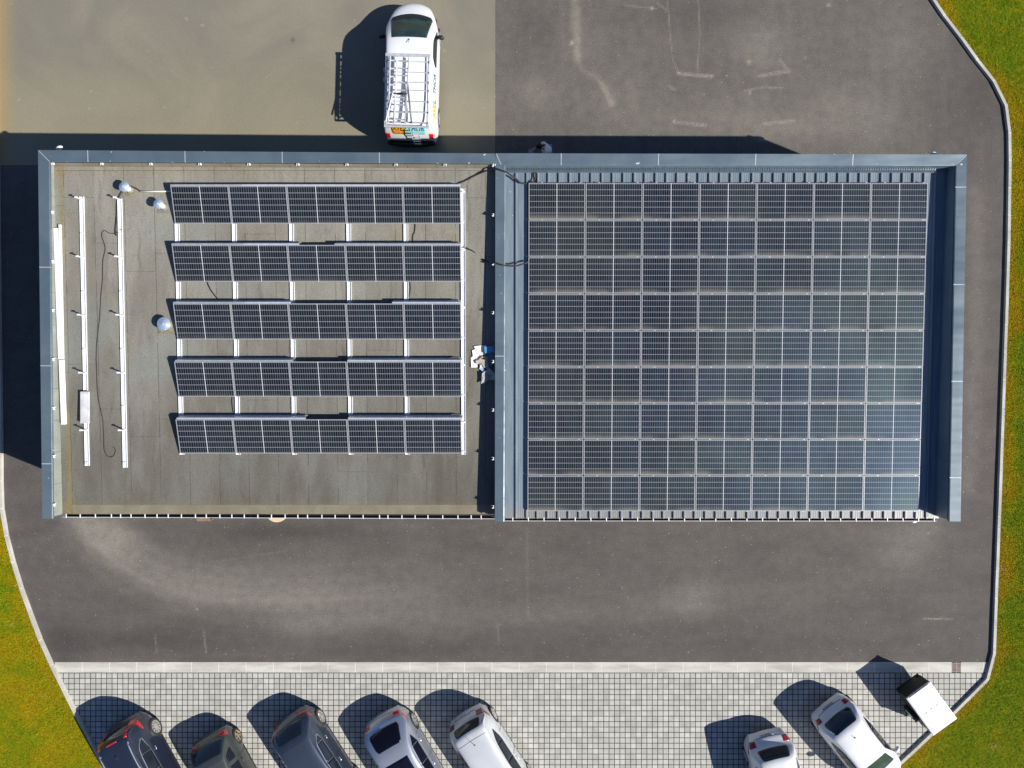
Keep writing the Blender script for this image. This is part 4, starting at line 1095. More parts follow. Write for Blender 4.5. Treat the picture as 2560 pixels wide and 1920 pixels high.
def mirror(sh, t, x, z, sg, mat, size=1.0):
    y = sh.y(x, z); m = MB()
    Mx = Matrix.Translation((x, sg * (y + .13 * size), z)) @ Matrix.Rotation(R(14 * sg), 4, 'Z') @ Matrix.Diagonal((.075 * size, .125 * size, .085 * size, 1))
    m.lathe([(.05, -1), (.6, -.85), (.95, -.4), (1, .1), (.85, .6), (.4, .95), (.04, 1)], 14, Mx)
    o = m.build('door_mirror', mat, t, True)
    m = MB(); m.bar((x, sg * (y - .02), z - .03), (x, sg * (y + .06 * size), z - .03), .07, .04); m.build('mirror_arm', M_blk, o)
def seam(sh, t, x, hw, w_=.012, name='roof_seam', mat=None):
    return sh.top_patch(name, mat or M_blk, t, x, x + w_, hw, .0035, nu=1, nv=14, th=.004)
def plate(sh, t, x0, x1, hw=.25):
    o = sh.top_patch('number_plate', M_plate, t, x0, x1, hw, .010, nu=2, nv=6, th=.01)
    mb = MB(); k = -hw + .05
    ch = .022
    while k < hw - .05:
        if rnd.random() > .18:
            a = x0 + (x1 - x0) * .28; c_ = x0 + (x1 - x0) * .72
            mb.add([sh.wp(Vector((x, y, sh.ztop(x, y) + .013))) for x, y in ((a, k), (c_, k), (c_, k + ch), (a, k + ch))], [(3, 2, 1, 0), (0, 1, 2, 3)])
        k += .042
    mb.build('plate_characters', M_platek, o)
def antenna(sh, t, x, L=.22, mat=M_blk, fin=False):
    z = sh.ztop(x, 0); m = MB()
    if fin:
        m.prism([(x - .07, -.006, z + .06), (x - .04, -.006, z + .065), (x - .04, .006, z + .065), (x - .07, .006, z + .06)], [(x - .09, -.025, z - .01), (x + .10, -.02, z - .01), (x + .10, .02, z - .01), (x - .09, .025, z - .01)])
    else:
        m.lathe([(.028, 0), (.022, .02), (.008, .03)], 10, Matrix.Translation((x, 0, z - .004))); m.tube([(x, 0, z + .02), (x - L * .85, 0, z + .02 + L * .45)], .007, 6)
    m.build('antenna', mat, t)

def make_car(wheel_px, heading, label, color, L, Wd, H, top, belt=.95, wr=.72, rearwin=(.22, .60, .58, .50), xr=.85, wb=2.6, r=.32, rim=M_rim, spokes=9,
             mat=None, lamp='corner', lampmat=M_tail, windows=None, handles=(1.25, 2.25), roofrail=False, pano=None, third=None, spoiler=None, seam_x=None, ant=None, ref='wheel',
             wscreen=(2.55, 3.30, .50, .66), mirrormat=None, platex=None, n=3.0, qr=.30, hr=.13, chrome=None, winmat=None, fin=False, mx=None, lampx=None, tail2=None, extra=None, band=True, bow=.17):
    sh = Shape(L, Wd, top, belt, wr, H, n=n, qr=qr, hr=hr, bow=bow)
    h = R(heading); hv = Vector((math.cos(h), math.sin(h), 0)); lv = Vector((-hv.y, hv.x, 0))
    if ref == 'wheel':
        p = U(*wheel_px, r); o = p - hv * xr - lv * (sh.y(xr, r) + .01); o.z = 0.004
    else:
        o = U(*wheel_px, .5); o.z = .004
    t = thing('parked_car', o, label, 'car', 'cars parked on the square pavers', h)
    sh.body(mat, t)
    m = MB(); m.box(.35, L - .4, -Wd * .40, Wd * .40, .12, .3); m.build('underbody', M_blk, t)
    wheels(sh, t, xr, xr + wb, r, rim, spokes)
    wm = winmat or M_glass
    x0, x1, w0, w1 = rearwin
    f = lambda x: w0 + (w1 - w0) * (x - x0) / (x1 - x0)
    # rounded corners for the rear window
    def fr(x):
        u = (x - x0) / (x1 - x0); return f(x) * (1 - .10 * max(0, abs(u - .5) * 2 - .7) / .3)
    sh.top_patch('rear_window', wm, t, x0, x1, fr, .007, nu=12)
    xa, xb, wa, wb_ = wscreen
    sh.top_patch('windscreen', M_glassg, t, xa, xb, lambda x: wa + (wb_ - wa) * (x - xa) / (xb - xa), .007, nu=12)
    for sg in (1, -1):
        if band: sh.side_patch('window_band', M_blk, t, (windows[0][0], windows[-1][1]), [windows[0][2][0]] + [w_[2][-1] for w_ in windows], [windows[0][3][0]] + sorted({q for w_ in windows for q in w_[3][1:]}), sg, .004)
        for (wx0, wx1, lo, hi) in windows:
            if chrome:
                sh.side_patch('window_trim', chrome, t, (wx0 - .035, wx1 + .03), [(a, z - .022) for a, z in lo] , [(a, z + .02) for a, z in hi], sg, .0045)
            sh.side_patch('side_window', wm, t, (wx0, wx1), lo, hi, sg, .009)
        for hx in handles: handle(sh, t, hx, belt - .10, sg, chrome or mat)
        mirror(sh, t, mx or wscreen[1] - .25, belt + .04, sg, mirrormat or mat)
        lx0, lx1, ly0, lz0, lz1, lxs = lampx or (.10, .22, .60, .68, .90, .34)
        yb = lambda x: sh.sec(x)[4] * .9995
        root = sh.top_patch('tail_lamp', lampmat, t, lx0, lx1, yb if sg > 0 else (lambda x: -ly0), .010, (lambda x: ly0) if sg > 0 else (lambda x: -yb(x)), nu=6, nv=8)
        s2 = sh.side_patch('lamp_side', lampmat, root, (lx0 + .02, lxs), [(lx0, lz0), (lxs, (lz0 + lz1) / 2)], [(lx0, lz1), (lxs, (lz0 + lz1) / 2 + .03)], sg, .008)
        if roofrail:
            y = lambda x: sg * (sh.sec(x)[4] - .06)
            m = MB(); m.tube([sh.wp(Vector((x, y(x), sh.ztop(x, y(x)) + .035))) for x in np.linspace(.62, 2.7, 12)], .022, 6)
            for x in (.62, 1.6, 2.7): xq = sh.wp(Vector((x, y(x), 0))).x; m.box(xq - .04, xq + .04, y(x) - .018, y(x) + .018, sh.ztop(x, y(x)) - .02, sh.ztop(x, y(x)) + .03)
            m.build('roof_rail', M_chr, t, True)
        # door shut lines and sill
        for dx in (1.1, 2.05):
            m = MB(); m.grid(lambda u, v: sh.wp(Vector((dx + .008 * v, sg * (sh.y(dx, .3 + u * (belt - .34)) + .003), .3 + u * (belt - .34)))), 8, 1)
            if sg > 0: m.f = [q[::-1] for q in m.f]
            o2 = m.build('door_gap', M_blk, t); solid(o2, .004)
        sh.side_patch('sill', M_blk, t, (xr + .42, xr + wb - .42), [(0, .215), (L, .215)], [(0, .30), (L, .30)], sg, .008, 2)
    if pano:
        for (a, c_, w_) in pano:
            sh.top_patch('roof_glass', M_glassd, t, a, c_, w_, .006, nu=10)
    if third: sh.top_patch('brake_light', M_tail, t, third, third + .05, .2, .012, nu=2, nv=6)
    if spoiler:
        m = MB(); a, c_, w_ = spoiler
        def sp(u, v):
            x = a + (c_ - a) * u; y = (v * 2 - 1) * w_; return sh.wp(Vector((x, y, sh.ztop(c_, y) + .012 - (1 - u) * .03)))
        m.grid(sp, 5, 14); o2 = m.build('spoiler', mat, t, True); solid(o2, .02)
    if seam_x: seam(sh, t, seam_x, sh.sec(seam_x)[4] * .9)
    if ant: antenna(sh, t, ant, .09 if ref == 'rear' else .26, fin=fin)
    if platex: plate(sh, t, *platex)
    sh.top_patch('bumper_gap', M_blk, t, lx0 - .018, lx0 - .010, lambda x: ly0 * .98, .003, nu=1, nv=14, th=.004)
    m = MB()
    # wiper
    m.tube([sh.wp(Vector((x0 + .02 + .05 * k / 4, -.05 - .42 * k / 4, sh.ztop(x0 + .02 + .05 * k / 4, -.05 - .42 * k / 4) + .02))) for k in range(5)], .008, 5); m.build('rear_wiper', M_blk, t)
    # head lamps and front plate, out of frame but part of the car
    for sg in (1, -1):
        sh.side_patch('headlight', M_chr, t, (L - .75, L - .28), [(L - .75, .66), (L - .28, .60)], [(L - .75, .72), (L - .28, .69)], sg, .008)
    if extra: extra(sh, t)
    return t
hatch = lambda H, L, a=.24, b_=.50, f=2.55, g=3.25: [(0, .46), (.02, .56), (.055, .65), (.09, .74), (a - .035, .92), (a, .98), (b_, H - .10), (b_ + .14, H - .04), (1.4, H), (2.0, H - .015), (f, H - .09), (g, 1.0), (g + .45, .90), (L - .25, .76), (L - .08, .62), (L, .48)]
W4 = lambda H, x0=.80, f=2.98: [(x0, 1.30, [(x0, 1.10), (1.30, 1.0)], [(x0, 1.13), (1.30, H - .19)]), (1.325, 2.0, [(1.325, 1.0), (2.0, .99)], [(1.325, H - .185), (2.0, H - .16)]), (2.03, f, [(2.03, .99), (f, .98)], [(2.03, H - .16), (2.03 + (f - 2.03) * .45, H - .18), (f, 1.02)])]

c1 = paint('navy_black_paint', (.019, .028, .054), .3, .38, .9)
def ex1(sh, t):
    # black glass band of the tailgate lies between bumper and spoiler; licence recess
    sh.top_patch('tailgate_trim', M_blk, t, .085, .17, .50, .006, nu=5)
    for sg in (1, -1):
        f0 = lambda x: .47 if sg > 0 else -.56
        sh.top_patch('tail_lamp', M_tail, t, .20, .42, (lambda x: .57) if sg > 0 else (lambda x: -.47), .012, (lambda x: .47) if sg > 0 else (lambda x: -.57), nu=6, nv=3)
make_car((388.9, 1812.5), -61, 'dark navy estate car with silver roof rails and red boomerang tail lamps', None, 4.45, 1.74, 1.60,
         [(0, .48), (.02, .60), (.06, .70), (.11, .82), (.17, 1.02), (.24, 1.22), (.36, 1.47), (.55, 1.555), (1.4, 1.60), (2.2, 1.58), (2.6, 1.49), (3.35, 1.06), (3.9, .95), (4.25, .80), (4.38, .62), (4.45, .5)],
         1.0, .61, (.15, .36, .58, .50), .80, 2.67, .345, mat=c1, windows=[(.80, 1.30, [(.80, 1.16), (1.30, 1.07)], [(.80, 1.20), (1.05, 1.34), (1.30, 1.38)]), (1.325, 2.0, [(1.325, 1.07), (2.0, 1.05)], [(1.325, 1.385), (2.0, 1.41)]), (2.03, 3.0, [(2.03, 1.05), (3.0, 1.04)], [(2.03, 1.41), (2.5, 1.38), (3.0, 1.08)])],
         handles=(1.30, 2.25), roofrail=True, third=.40, seam_x=.62, ant=.95, fin=True, chrome=M_chr, lampx=(.085, .20, .45, .80, 1.04, .50), spokes=10, wscreen=(2.6, 3.35, .52, .68), hr=.11, extra=ex1, n=3.4)
c2 = paint('graphite_green_paint', (.105, .120, .114), .55, .38, .5)
make_car((593.8, 1835.2), -61, 'old grey green three door hatchback with a tan steel wheel', None, 3.75, 1.57, 1.40,
         [(0, .46), (.03, .60), (.08, .72), (.14, .82), (.19, .90), (.66, 1.29), (.80, 1.35), (1.4, 1.40), (1.9, 1.38), (2.2, 1.31), (2.85, .96), (3.3, .88), (3.58, .74), (3.69, .60), (3.75, .48)],
         0.88, .63, (.21, .64, .60, .54), .58, 2.35, .285, rim=M_rimt, spokes=5, mat=c2, windows=[(.62, 1.08, [(.62, .98), (1.08, .93)], [(.62, 1.02), (.86, 1.23), (1.08, 1.25)]), (1.22, 2.6, [(1.22, .92), (2.6, .90)], [(1.22, 1.25), (1.9, 1.24), (2.6, .94)])],
         handles=(1.25,), seam_x=.80, lampx=(.06, .16, .44, .60, .76, .24), wscreen=(2.2, 2.85, .56, .66), qr=.20, hr=.08, n=4.0, mirrormat=M_blk, band=False, bow=.10)
c3 = paint('steel_blue_paint', (.062, .082, .122), .55, .36, .9)
make_car((801.1, 1786.4), -57.5, 'dark blue hatchback with a blue tinted rear window and chrome window line', None, 4.25, 1.76, 1.43, hatch(1.43, 4.25, .22, .68), .95, .585, (.23, .66, .58, .47), .68, 2.6, .33, mat=c3,
         windows=[(1.0, 1.25, [(1.0, 1.08), (1.25, 1.03)], [(1.0, 1.11), (1.25, 1.23)]), (1.275, 1.98, [(1.275, 1.03), (1.98, 1.01)], [(1.275, 1.235), (1.98, 1.27)]), (2.01, 2.98, [(2.01, 1.01), (2.98, 1.0)], [(2.01, 1.27), (2.5, 1.24), (2.98, 1.04)])],
         handles=(1.22, 2.15), seam_x=.84, lampx=(.07, .125, .40, .66, .80, .34), chrome=M_chr, spokes=9)
c4 = paint('silver_blue_paint', (.48, .52, .60), .6, .33, .8)
make_car((1034.8, 1795.3), -59.5, 'silver car with a curved dark rear window and a dark sunroof', None, 4.35, 1.80, 1.44,
         [(0, .46), (.02, .57), (.055, .66), (.10, .75), (.18, .88), (.30, .97), (.95, 1.33), (1.15, 1.39), (1.6, 1.44), (2.1, 1.42), (2.6, 1.34), (3.35, 1.0), (3.85, .90), (4.15, .76), (4.28, .62), (4.35, .48)],
         0.95, .62, (.33, .93, .60, .47), .80, 2.65, .33, mat=c4, windows=W4(1.44, .95), handles=(1.3, 2.25), pano=[(1.42, 2.25, .44)], lampx=(.065, .14, .48, .66, .84, .40), chrome=M_chr, spokes=6, wscreen=(2.6, 3.35, .50, .66), winmat=M_glassd)

c5 = paint('pearl_white_paint', (.62, .64, .66), .25, .35, .8)
make_car((1233, 1779.6), -57.5, 'silver white hatchback with dark red tail lamps beside the silver car', None, 4.2, 1.72, 1.45, hatch(1.45, 4.2, .19, .37), .95, .60, (.195, .37, .54, .46), .64, 2.55, .32, mat=c5, windows=W4(1.45), handles=(2.2,), lampmat=M_taild,
         seam_x=.66, ant=.85, lampx=(.07, .155, .46, .68, .86, .42), platex=(.045, .075), spokes=8)
c6 = paint('white_paint', (.70, .71, .72), .1, .35, .7)
make_car((1911, 1826), -76.5, 'white hatchback at the right with its number plate facing the yard', None, 4.1, 1.70, 1.46, hatch(1.46, 4.1, .35, .58), .95, .61, (.355, .58, .56, .47), .78, 2.5, .31, mat=c6, windows=W4(1.46), handles=(1.3, 2.2), lampmat=M_taild, ref='rear',
         ant=1.0, lampx=(.10, .27, .50, .68, .88, .44), platex=(.035, .075), spokes=8)
c7 = paint('clean_white_paint', (.74, .75, .76), .05, .35, .7)
make_car((2061, 1757), -51, 'white hatchback parked between the other white car and the trailer', None, 3.75, 1.68, 1.48, hatch(1.48, 3.75, .24, .60, 2.12, 2.80), .95, .61, (.245, .60, .57, .47), .66, 2.42, .31, mat=c7, wscreen=(2.12, 2.82, .50, .64), windows=W4(1.48, .80, 2.6), handles=(1.3, 2.2), ref='rear', lampmat=M_taild,
         ant=1.0, lampx=(.09, .19, .50, .68, .86, .36), platex=(.03, .07), spokes=8)

# ------------------------------------------------------------------ white service van with rack
def text_verts(body, size):
    cu = bpy.data.curves.new('text_tmp', 'FONT'); cu.body = body; cu.size = size; cu.resolution_u = 3; cu.offset = .004 * size / .2
    ob = bpy.data.objects.new('text_tmp', cu); COL.objects.link(ob); bpy.context.view_layer.update()
    me = bpy.data.meshes.new_from_object(ob.evaluated_get(bpy.context.evaluated_depsgraph_get()))
    vs = [v.co.copy() for v in me.vertices]; fs = [tuple(p.vertices) for p in me.polygons]
    bpy.data.objects.remove(ob); bpy.data.curves.remove(cu); bpy.data.meshes.remove(me)
    x0 = min(v.x for v in vs); x1 = max(v.x for v in vs)
    return [((v.x - x0) / (x1 - x0), v.y / size) for v in vs], fs
vh = R(88.8); vo = U(1029, 360, .5); vo.z = .004
VAN = thing('service_van', vo, 'white service van with a roof rack and a lettered rear door', 'van', None, vh)
vs_ = Shape(5.02, 1.90, [(0, .52), (.02, .62), (.06, .72), (.09, .92), (.14, 1.10), (.21, 1.32), (.30, 1.52), (.40, 1.61), (.6, 1.64), (1.8, 1.67), (2.9, 1.65), (3.25, 1.60), (4.25, 1.08), (4.5, .99), (4.75, .88), (4.93, .72), (5.02, .5)],
            1.05, .80, 1.67, qr=.16, qf=.42, ar=.5, af=1.5, hr=.13, n=3.2, bow=.06, bowf=.42, bfl=2.2)
M_van = paint('van_white', (.76, .77, .78), .0, .35, .6, .03)
vs_.body(M_van, VAN)
m = MB(); m.box(.35, 4.6, -.78, .78, .12, .32); m.build('underbody', M_blk, VAN)
wheels(vs_, VAN, .98, 4.05, .33, M_grey, 7)
vs_.top_patch('windscreen', M_glassg, VAN, 3.32, 4.26, lambda x: .60 + .13 * (x - 3.3), .008, nu=14)
vs_.top_patch('wiper_cowl', M_blk, VAN, 4.22, 4.40, lambda x: .735 - .5 * max(0, x - 4.28), .007, nu=4)
m = MB()
for s0, s1 in ((.10, -.55), (.55, -.02)):
    m.tube([vs_.wp(Vector((4.24 - .06 * k / 5, s0 + (s1 - s0) * k / 5, vs_.ztop(4.24 - .06 * k / 5, s0 + (s1 - s0) * k / 5) + .03))) for k in range(6)], .011, 5)
m.build('windscreen_wipers', M_blk, VAN)
for a_, b_ in ((.60, .74),):
    for sg in (1, -1):
        vs_.side_patch('side_window', M_glass, VAN, (2.45, 3.85), [(2.45, 1.12), (3.85, 1.06)], [(2.45, 1.24), (2.7, 1.46), (3.2, 1.45), (3.85, 1.13)], sg, .009)
        mirror(vs_, VAN, 3.55, 1.10, sg, M_blk, 1.0)
        handle(vs_, VAN, 2.35, .98, sg, M_van); handle(vs_, VAN, 2.0, .98, sg, M_van)
        vs_.side_patch('tail_lamp', M_tail, VAN, (.03, .15), [(.03, .80), (.15, .82)], [(.03, .86), (.06, 1.0), (.15, 1.12)], sg, .010)
        vs_.side_patch('headlight', M_grey, VAN, (4.35, 4.80), [(4.35, .80), (4.80, .68)], [(4.35, .86), (4.80, .76)], sg, .008)
        vs_.side_patch('sill_trim', M_blk, VAN, (1.4, 3.6), [(0, .24), (5, .24)], [(0, .36), (5, .36)], sg, .01, 2)
        vs_.top_patch('tail_lamp', M_tail, VAN, .075, .14, (lambda x: vs_.sec(x)[4] * .985) if sg > 0 else (lambda x: -.68), .012, (lambda x: .68) if sg > 0 else (lambda x: -vs_.sec(x)[4] * .985), nu=4, nv=6)
vs_.top_patch('rear_bumper', M_blk, VAN, .004, .045, lambda x: vs_.sec(x)[4] * .98, .014, nu=5, th=.02)
m = MB(); sg_ = MB()
def bumperfn(u, v):
    y = (v * 2 - 1) * .86; d = .10 * (1 - abs(v * 2 - 1) ** 3); x = .05 - d - .05 * math.sin(u * math.pi); z = .34 + .24 * u; return Vector((x, y, z))
m.grid(bumperfn, 5, 16); o = m.build('rear_bumper_step', M_blk, VAN, True); solid(o, .03)
# coloured sign on the rear doors and the flank, with the lettering
b = NB('sign_gradient'); v = b.coord(); sy_ = b.sep(v)[1]
M_sign = b.out(b.mix(b.ramp(sy_, .13, .07), (.80, .36, .03), (.24, .68, .74)), .4, Coat_Weight=.3)
M_txt1 = simple('sign_brown', (.07, .022, .02), .5); M_txt2 = simple('sign_blue', (.006, .045, .09), .5); M_txt3 = simple('sign_orange', (.62, .20, .02), .5); M_txt4 = simple('sign_ochre', (.50, .29, .02), .5); M_txt5 = simple('sign_teal', (.02, .14, .18), .5)
def sx(x):   # rounded ends
    return .60
M_yel = simple('sign_yellow', (.80, .66, .30), .5); M_pale = simple('sign_pale_blue', (.62, .78, .82), .5)
sgn = vs_.top_patch('rear_sign', M_sign, VAN, .135, .285, lambda x: .60 - .05 * abs((x - .21) / .075) ** 3, .008, nu=10, nv=20)
def rear_text(body, y0, y1, xa, xb, mat):
    uv, fs = text_verts(body, .2); vv = [v for _, v in uv]; v0, v1 = min(vv), max(vv); mb = MB(); vs = []
    for u, v in uv:
        y = y0 + (y1 - y0) * u; x = xa + (xb - xa) * (v - v0) / (v1 - v0); vs.append(tuple(vs_.wp(Vector((x, y, vs_.ztop(x, y) + .013)))))
    mb.add(vs, fs); mb.build('lettering', mat, sgn)
rear_text('AVE', .555, .20, .19, .268, M_txt1); rear_text('L THOR', .185, -.565, .185, .268, M_txt2); rear_text('SOLA', .52, .16, .142, .175, M_txt3)
sps = vs_.side_patch('flank_sign', M_yel, VAN, (.62, 1.12), [(.62, 1.10), (1.12, 1.08)], [(.62, 1.36), (1.12, 1.40)], -1, .006)
sp2 = vs_.side_patch('flank_sign', M_pale, VAN, (1.12, 1.42), [(1.12, 1.08), (1.42, 1.08)], [(1.12, 1.40), (1.42, 1.40)], -1, .006)
def side_text(body, x0, x1, za, zb, mat, par):
    uv, fs = text_verts(body, .2); vv = [v for _, v in uv]; v0, v1 = min(vv), max(vv); mb = MB(); vs = []
    for u, v in uv:
        x = x0 + (x1 - x0) * u; z = za + (zb - za) * (v - v0) / (v1 - v0); vs.append(tuple(vs_.wp(Vector((x, -(vs_.y(x, z) + .010), z)))))
    mb.add(vs, fs); mb.build('lettering', mat, par)
side_text('AVE', .66, 1.14, 1.13, 1.37, M_txt4, sps); side_text('L', 1.17, 1.34, 1.13, 1.37, M_txt5, sp2); side_text('THOR', 1.50, 2.22, 1.13, 1.37, M_txt5, sp2)
# roof rack
rk = MB(); zr = 1.72; xr0, xr1 = .18, 2.60
for sg in (1, -1):
    rk.bar((xr0, sg * .69, zr), (xr1, sg * .69, zr), .035, .035); rk.bar((xr0, sg * .745, zr + .05), (xr1, sg * .745, zr + .05), .022, .022)
for k, x in enumerate((.20, .32, .68, 1.04, 1.42, 1.70, 2.04, 2.40)):
    rk.bar((x, -.745, zr + .0), (x, .745, zr + .0), .032, .028)
    for sg in (1, -1): rk.bar((x, sg * .72, zr - .10), (x, sg * .74, zr + .05), .03, .03)
rk.bar((xr1, -.76, zr + .05), (xr1, .76, zr + .05), .10, .05); rk.bar((.16, -.76, zr + .03), (.16, .76, zr + .03), .05, .05)
rko = rk.build('roof_rack', M_grey2, VAN)
# rear access ladder
ld = MB()
for y in (-.14, -.40):
    ld.tube([Vector((.24, y, 1.62)), Vector((.10, y + .02, 1.55)), Vector((.02, y + .02, 1.30)), Vector((-.05, y + .02, .62))], .013, 6)
for k in range(6):
    z = .66 + k * .19; x = -.05 + .07 * (z - .62) / .68
    ld.bar((x, -.12, z), (x, -.38, z), .03, .016)
ld.build('access_ladder', M_grey2, VAN)
antenna(vs_, VAN, 3.22, .18)
# things carried on the rack
def vanpt(x, y, z): return vo + Matrix.Rotation(vh, 3, 'Z') @ Vector((x, y, z))
def ladder(name, a0, a1, b0, b1, nr, label, mat, z):
    t = thing(name, vanpt(a0[0], (a0[1] + b0[1]) / 2, z), label, 'ladder', None, vh); o_ = Vector((a0[0], (a0[1] + b0[1]) / 2, 0))
    for p, q in ((a0, a1), (b0, b1)):
        m = MB(); m.bar(Vector((*p, 0)) - o_, Vector((*q, 0)) - o_, .035, .07); m.build('stile', mat, t)
    for k in range(nr):
        u = (k + .5) / nr; p = Vector((*a0, 0)).lerp(Vector((*a1, 0)), u) - o_; q = Vector((*b0, 0)).lerp(Vector((*b1, 0)), u) - o_
        m = MB(); m.bar(p, q, .042, .03); m.build('rung', mat, t)
    return t
M_alu = simple('ladder_aluminium', (.60, .62, .66), .38, .08, 8, metal=.5)
M_aluw = simple('ladder_pale', (.72, .74, .78), .4, .06, 8, metal=.3)
ladder('ladder', (.26, .44), (2.52, .34), (.26, .05), (2.50, -.04), 9, 'wide aluminium ladder tied on the left half of the van rack', M_alu, 1.805)
ladder('ladder', (.30, .60), (2.50, .58), (.30, .40), (2.50, .37), 8, 'narrow pale ladder beside the wide one along the van rack edge', M_aluw, 1.87)
m = MB(); p, q = vanpt(.28, -.18, 1.78), vanpt(1.66, .0, 1.78); m.tube([p, q], .032, 8); tag(m.build('pole', simple('dark_pole', (.16, .17, .20), .5, .1, metal=.4), None, True, origin=p), 'dark pole lying slanted in the middle of the van rack', 'pole')
m = MB(); p, q = vanpt(.28, .68, 1.925), vanpt(1.25, .46, 1.925); m.tube([p, q], .024, 8); tag(m.build('pole', M_white, None, True, origin=p), 'white pole lying slanted across the ladders on the van', 'pole')
m = MB(); p = vanpt(1.22, .22, 1.92)
for k in range(7):
    y0 = .44 - k * .065; m.bar(vanpt(1.22 + .012 * math.sin(k * 2), y0, 1.915), vanpt(1.22 + .012 * math.sin(k * 2 + 2), y0 - .065, 1.915), .03 + .045 * math.exp(-((k - 3) / 1.4) ** 2), .03)
tag(m.build('strap', M_blk, None, False, origin=p), 'black strap tying down the ladders on the van', 'strap')

# ------------------------------------------------------------------ box trailer with white lid
A, B_, C_, D_ = U(2325.5, 1705.2, 1.10), U(2268.2, 1746.8, 1.10), U(2333.9, 1840.8, 1.10), U(2394.2, 1796.2, 1.10)
cen = (A + B_ + C_ + D_) / 4; ax = ((C_ - B_) + (D_ - A)); th = math.atan2(ax.y, ax.x)
Lh = ((C_ - B_).length + (D_ - A).length) / 4; Wh = ((A - B_).length + (D_ - C_).length) / 4
TR = thing('box_trailer', (cen.x, cen.y, .004), 'small black box trailer with a stained white lid, half on the lawn', 'trailer', None, th)
M_body = simple('trailer_black', (.025, .025, .024), .5, .2, 4)
b = NB('lid_white'); v = b.coord(); xyz = b.sep(v)
dn = b.noise(b.map(v, (2.2, 4, 1)), 3, 4, .65)
dd = b.math('SQRT', b.math('ADD', b.math('POWER', b.math('DIVIDE', b.math('ADD', xyz[0], .08), .42), 2), b.math('POWER', b.math('DIVIDE', b.math('SUBTRACT', xyz[1], .12), .10), 2)))
M_lid = b.out(b.mix(b.math('MULTIPLY', b.math('MULTIPLY', b.ramp(dd, 1.1, .1), .7), b.ramp(dn, .35, .62)), (.78, .78, .77), (.44, .36, .22)), .4)
m = MB(); m.box(-Lh + .02, Lh - .02, -Wh + .03, Wh - .03, .30, 1.0); m.box(-Lh + .01, Lh - .01, -Wh + .02, Wh - .02, .30, .36); m.box(-Lh + .005, -Lh + .05, -Wh + .015, Wh - .015, .46, 1.0)
m.build('box', M_body, TR)
m = MB(); m.box(-Lh + .03, Lh - .075, -Wh + .085, Wh - .085, 1.04, 1.085); m.build('lid', M_lid, TR)
m = MB()
for a_ in ((-Lh, Lh, -Wh, -Wh + .08), (-Lh, Lh, Wh - .08, Wh), (Lh - .07, Lh, -Wh + .08, Wh - .08)): m.box(*a_, 1.0, 1.075)
m.box(-Lh, -Lh + .025, -Wh + .08, Wh - .08, 1.0, 1.06)
for s_ in (-1, 1): m.box(-Lh + .02, Lh - .02, s_ * (Wh - .035) - .012, s_ * (Wh - .035) + .012, 1.075, 1.09)
m.build('lid_frame', simple('lid_rail', (.42, .42, .48), .4, .06, metal=.4), TR)
for (x, y) in ((.0, .22), (-.02, -.02), (-.0, -.25)):
    m = MB(); m.box(x - .014, x + .014, y - .04, y + .04, 1.0845, 1.0875); m.build('lid_hole', M_blk, TR)  # dark of the small lid holes, drawn as thin black slips
for sg in (1, -1):
    Mx = Matrix.Translation((.25, sg * (Wh + .10), .27)) @ Matrix.Rotation(R(-90 * sg), 4, 'X'); m = MB()
    m.lathe([(.15, -.14), (.26, -.14), (.27, -.12), (.27, -.02), (.25, 0), (.16, 0)], 24, Mx); o = m.build('wheel', M_tyre, TR, True)
    m = MB(); m.lathe([(.16, -.03), (.16, .003), (.05, .01)], 18, Mx); m.build('rim', M_rim, o)
    m = MB(); m.grid(lambda u, v: Vector((.25 + .33 * math.cos(math.pi * (.1 + .8 * u)), sg * (Wh - .02 + .15 * v), .27 + .31 * math.sin(math.pi * (.1 + .8 * u)))), 10, 2)
    if sg > 0: m.f = [f[::-1] for f in m.f]
    o = m.build('mudguard', M_body, TR, True); solid(o, .012)
for sg in (1, -1):
    m = MB(); m.box(-Lh - .03, -Lh + .02, sg * (Wh - .10) - .06, sg * (Wh - .10) + .06, .36, .44); m.build('corner_bracket', M_blk, TR)
m = MB(); m.bar((Lh - .1, 0, .38), (Lh + .0, 0, .38), .06, .06); m.box(-Lh + .1, Lh - .1, -.3, .3, .34, .40); m.build('chassis', M_grey, TR)

# ------------------------------------------------------------------ drum, crate and bucket at the foot of the south wall
M_wood = simple('pale_plywood', (.62, .48, .30), .7, .1, 3); M_woodd = simple('brown_wood', (.22, .10, .05), .8, .2, 5)
p = U(692, 1277, .75); p = Vector((p.x, -4.50, 0))
t = thing('cable_drum', p, 'wooden drum with a round cream top showing below the gutter', 'cable drum')
m = MB(); m.lathe([(.41, .72), (.415, .725), (.415, .755), (.40, .76), (.05, .76), (.04, .745)], 40); m.build('upper_flange', M_wood, t)
m = MB(); m.lathe([(.22, .04), (.22, .72)], 24); m.build('core', M_woodd, t)
m = MB(); m.lathe([(.43, .0), (.43, .04)], 40); m.build('lower_flange', M_woodd, t)
p = U(507.5, 1290, .35); 
t = thing('wooden_crate', (p.x, -4.74, 0), 'low brown wooden crate under the gutter with an orange bucket on it', 'crate')
m = MB()
for k in range(5): m.box(-.24 + k * .097, -.24 + k * .097 + .088, -.22, .30, .30, .325)
m.build('top_boards', simple('weathered_board', (.24, .17, .11), .8, .2, 5), t)
m = MB()
for y in (-.20, .05, .28): m.box(-.23, .23, y - .02, y + .02, 0, .30)
m.build('sides', M_woodd, t)
m = MB(); m.lathe([(.10, .0), (.135, .17), (.142, .18), (.128, .185), (.12, .15), (.01, .13)], 24); o = m.build('bucket', simple('orange_plastic', (.75, .25, .02), .45), None, True)
o.location = (p.x - .01, -4.70, .325); tag(o, 'orange round bucket standing on the brown crate', 'bucket')

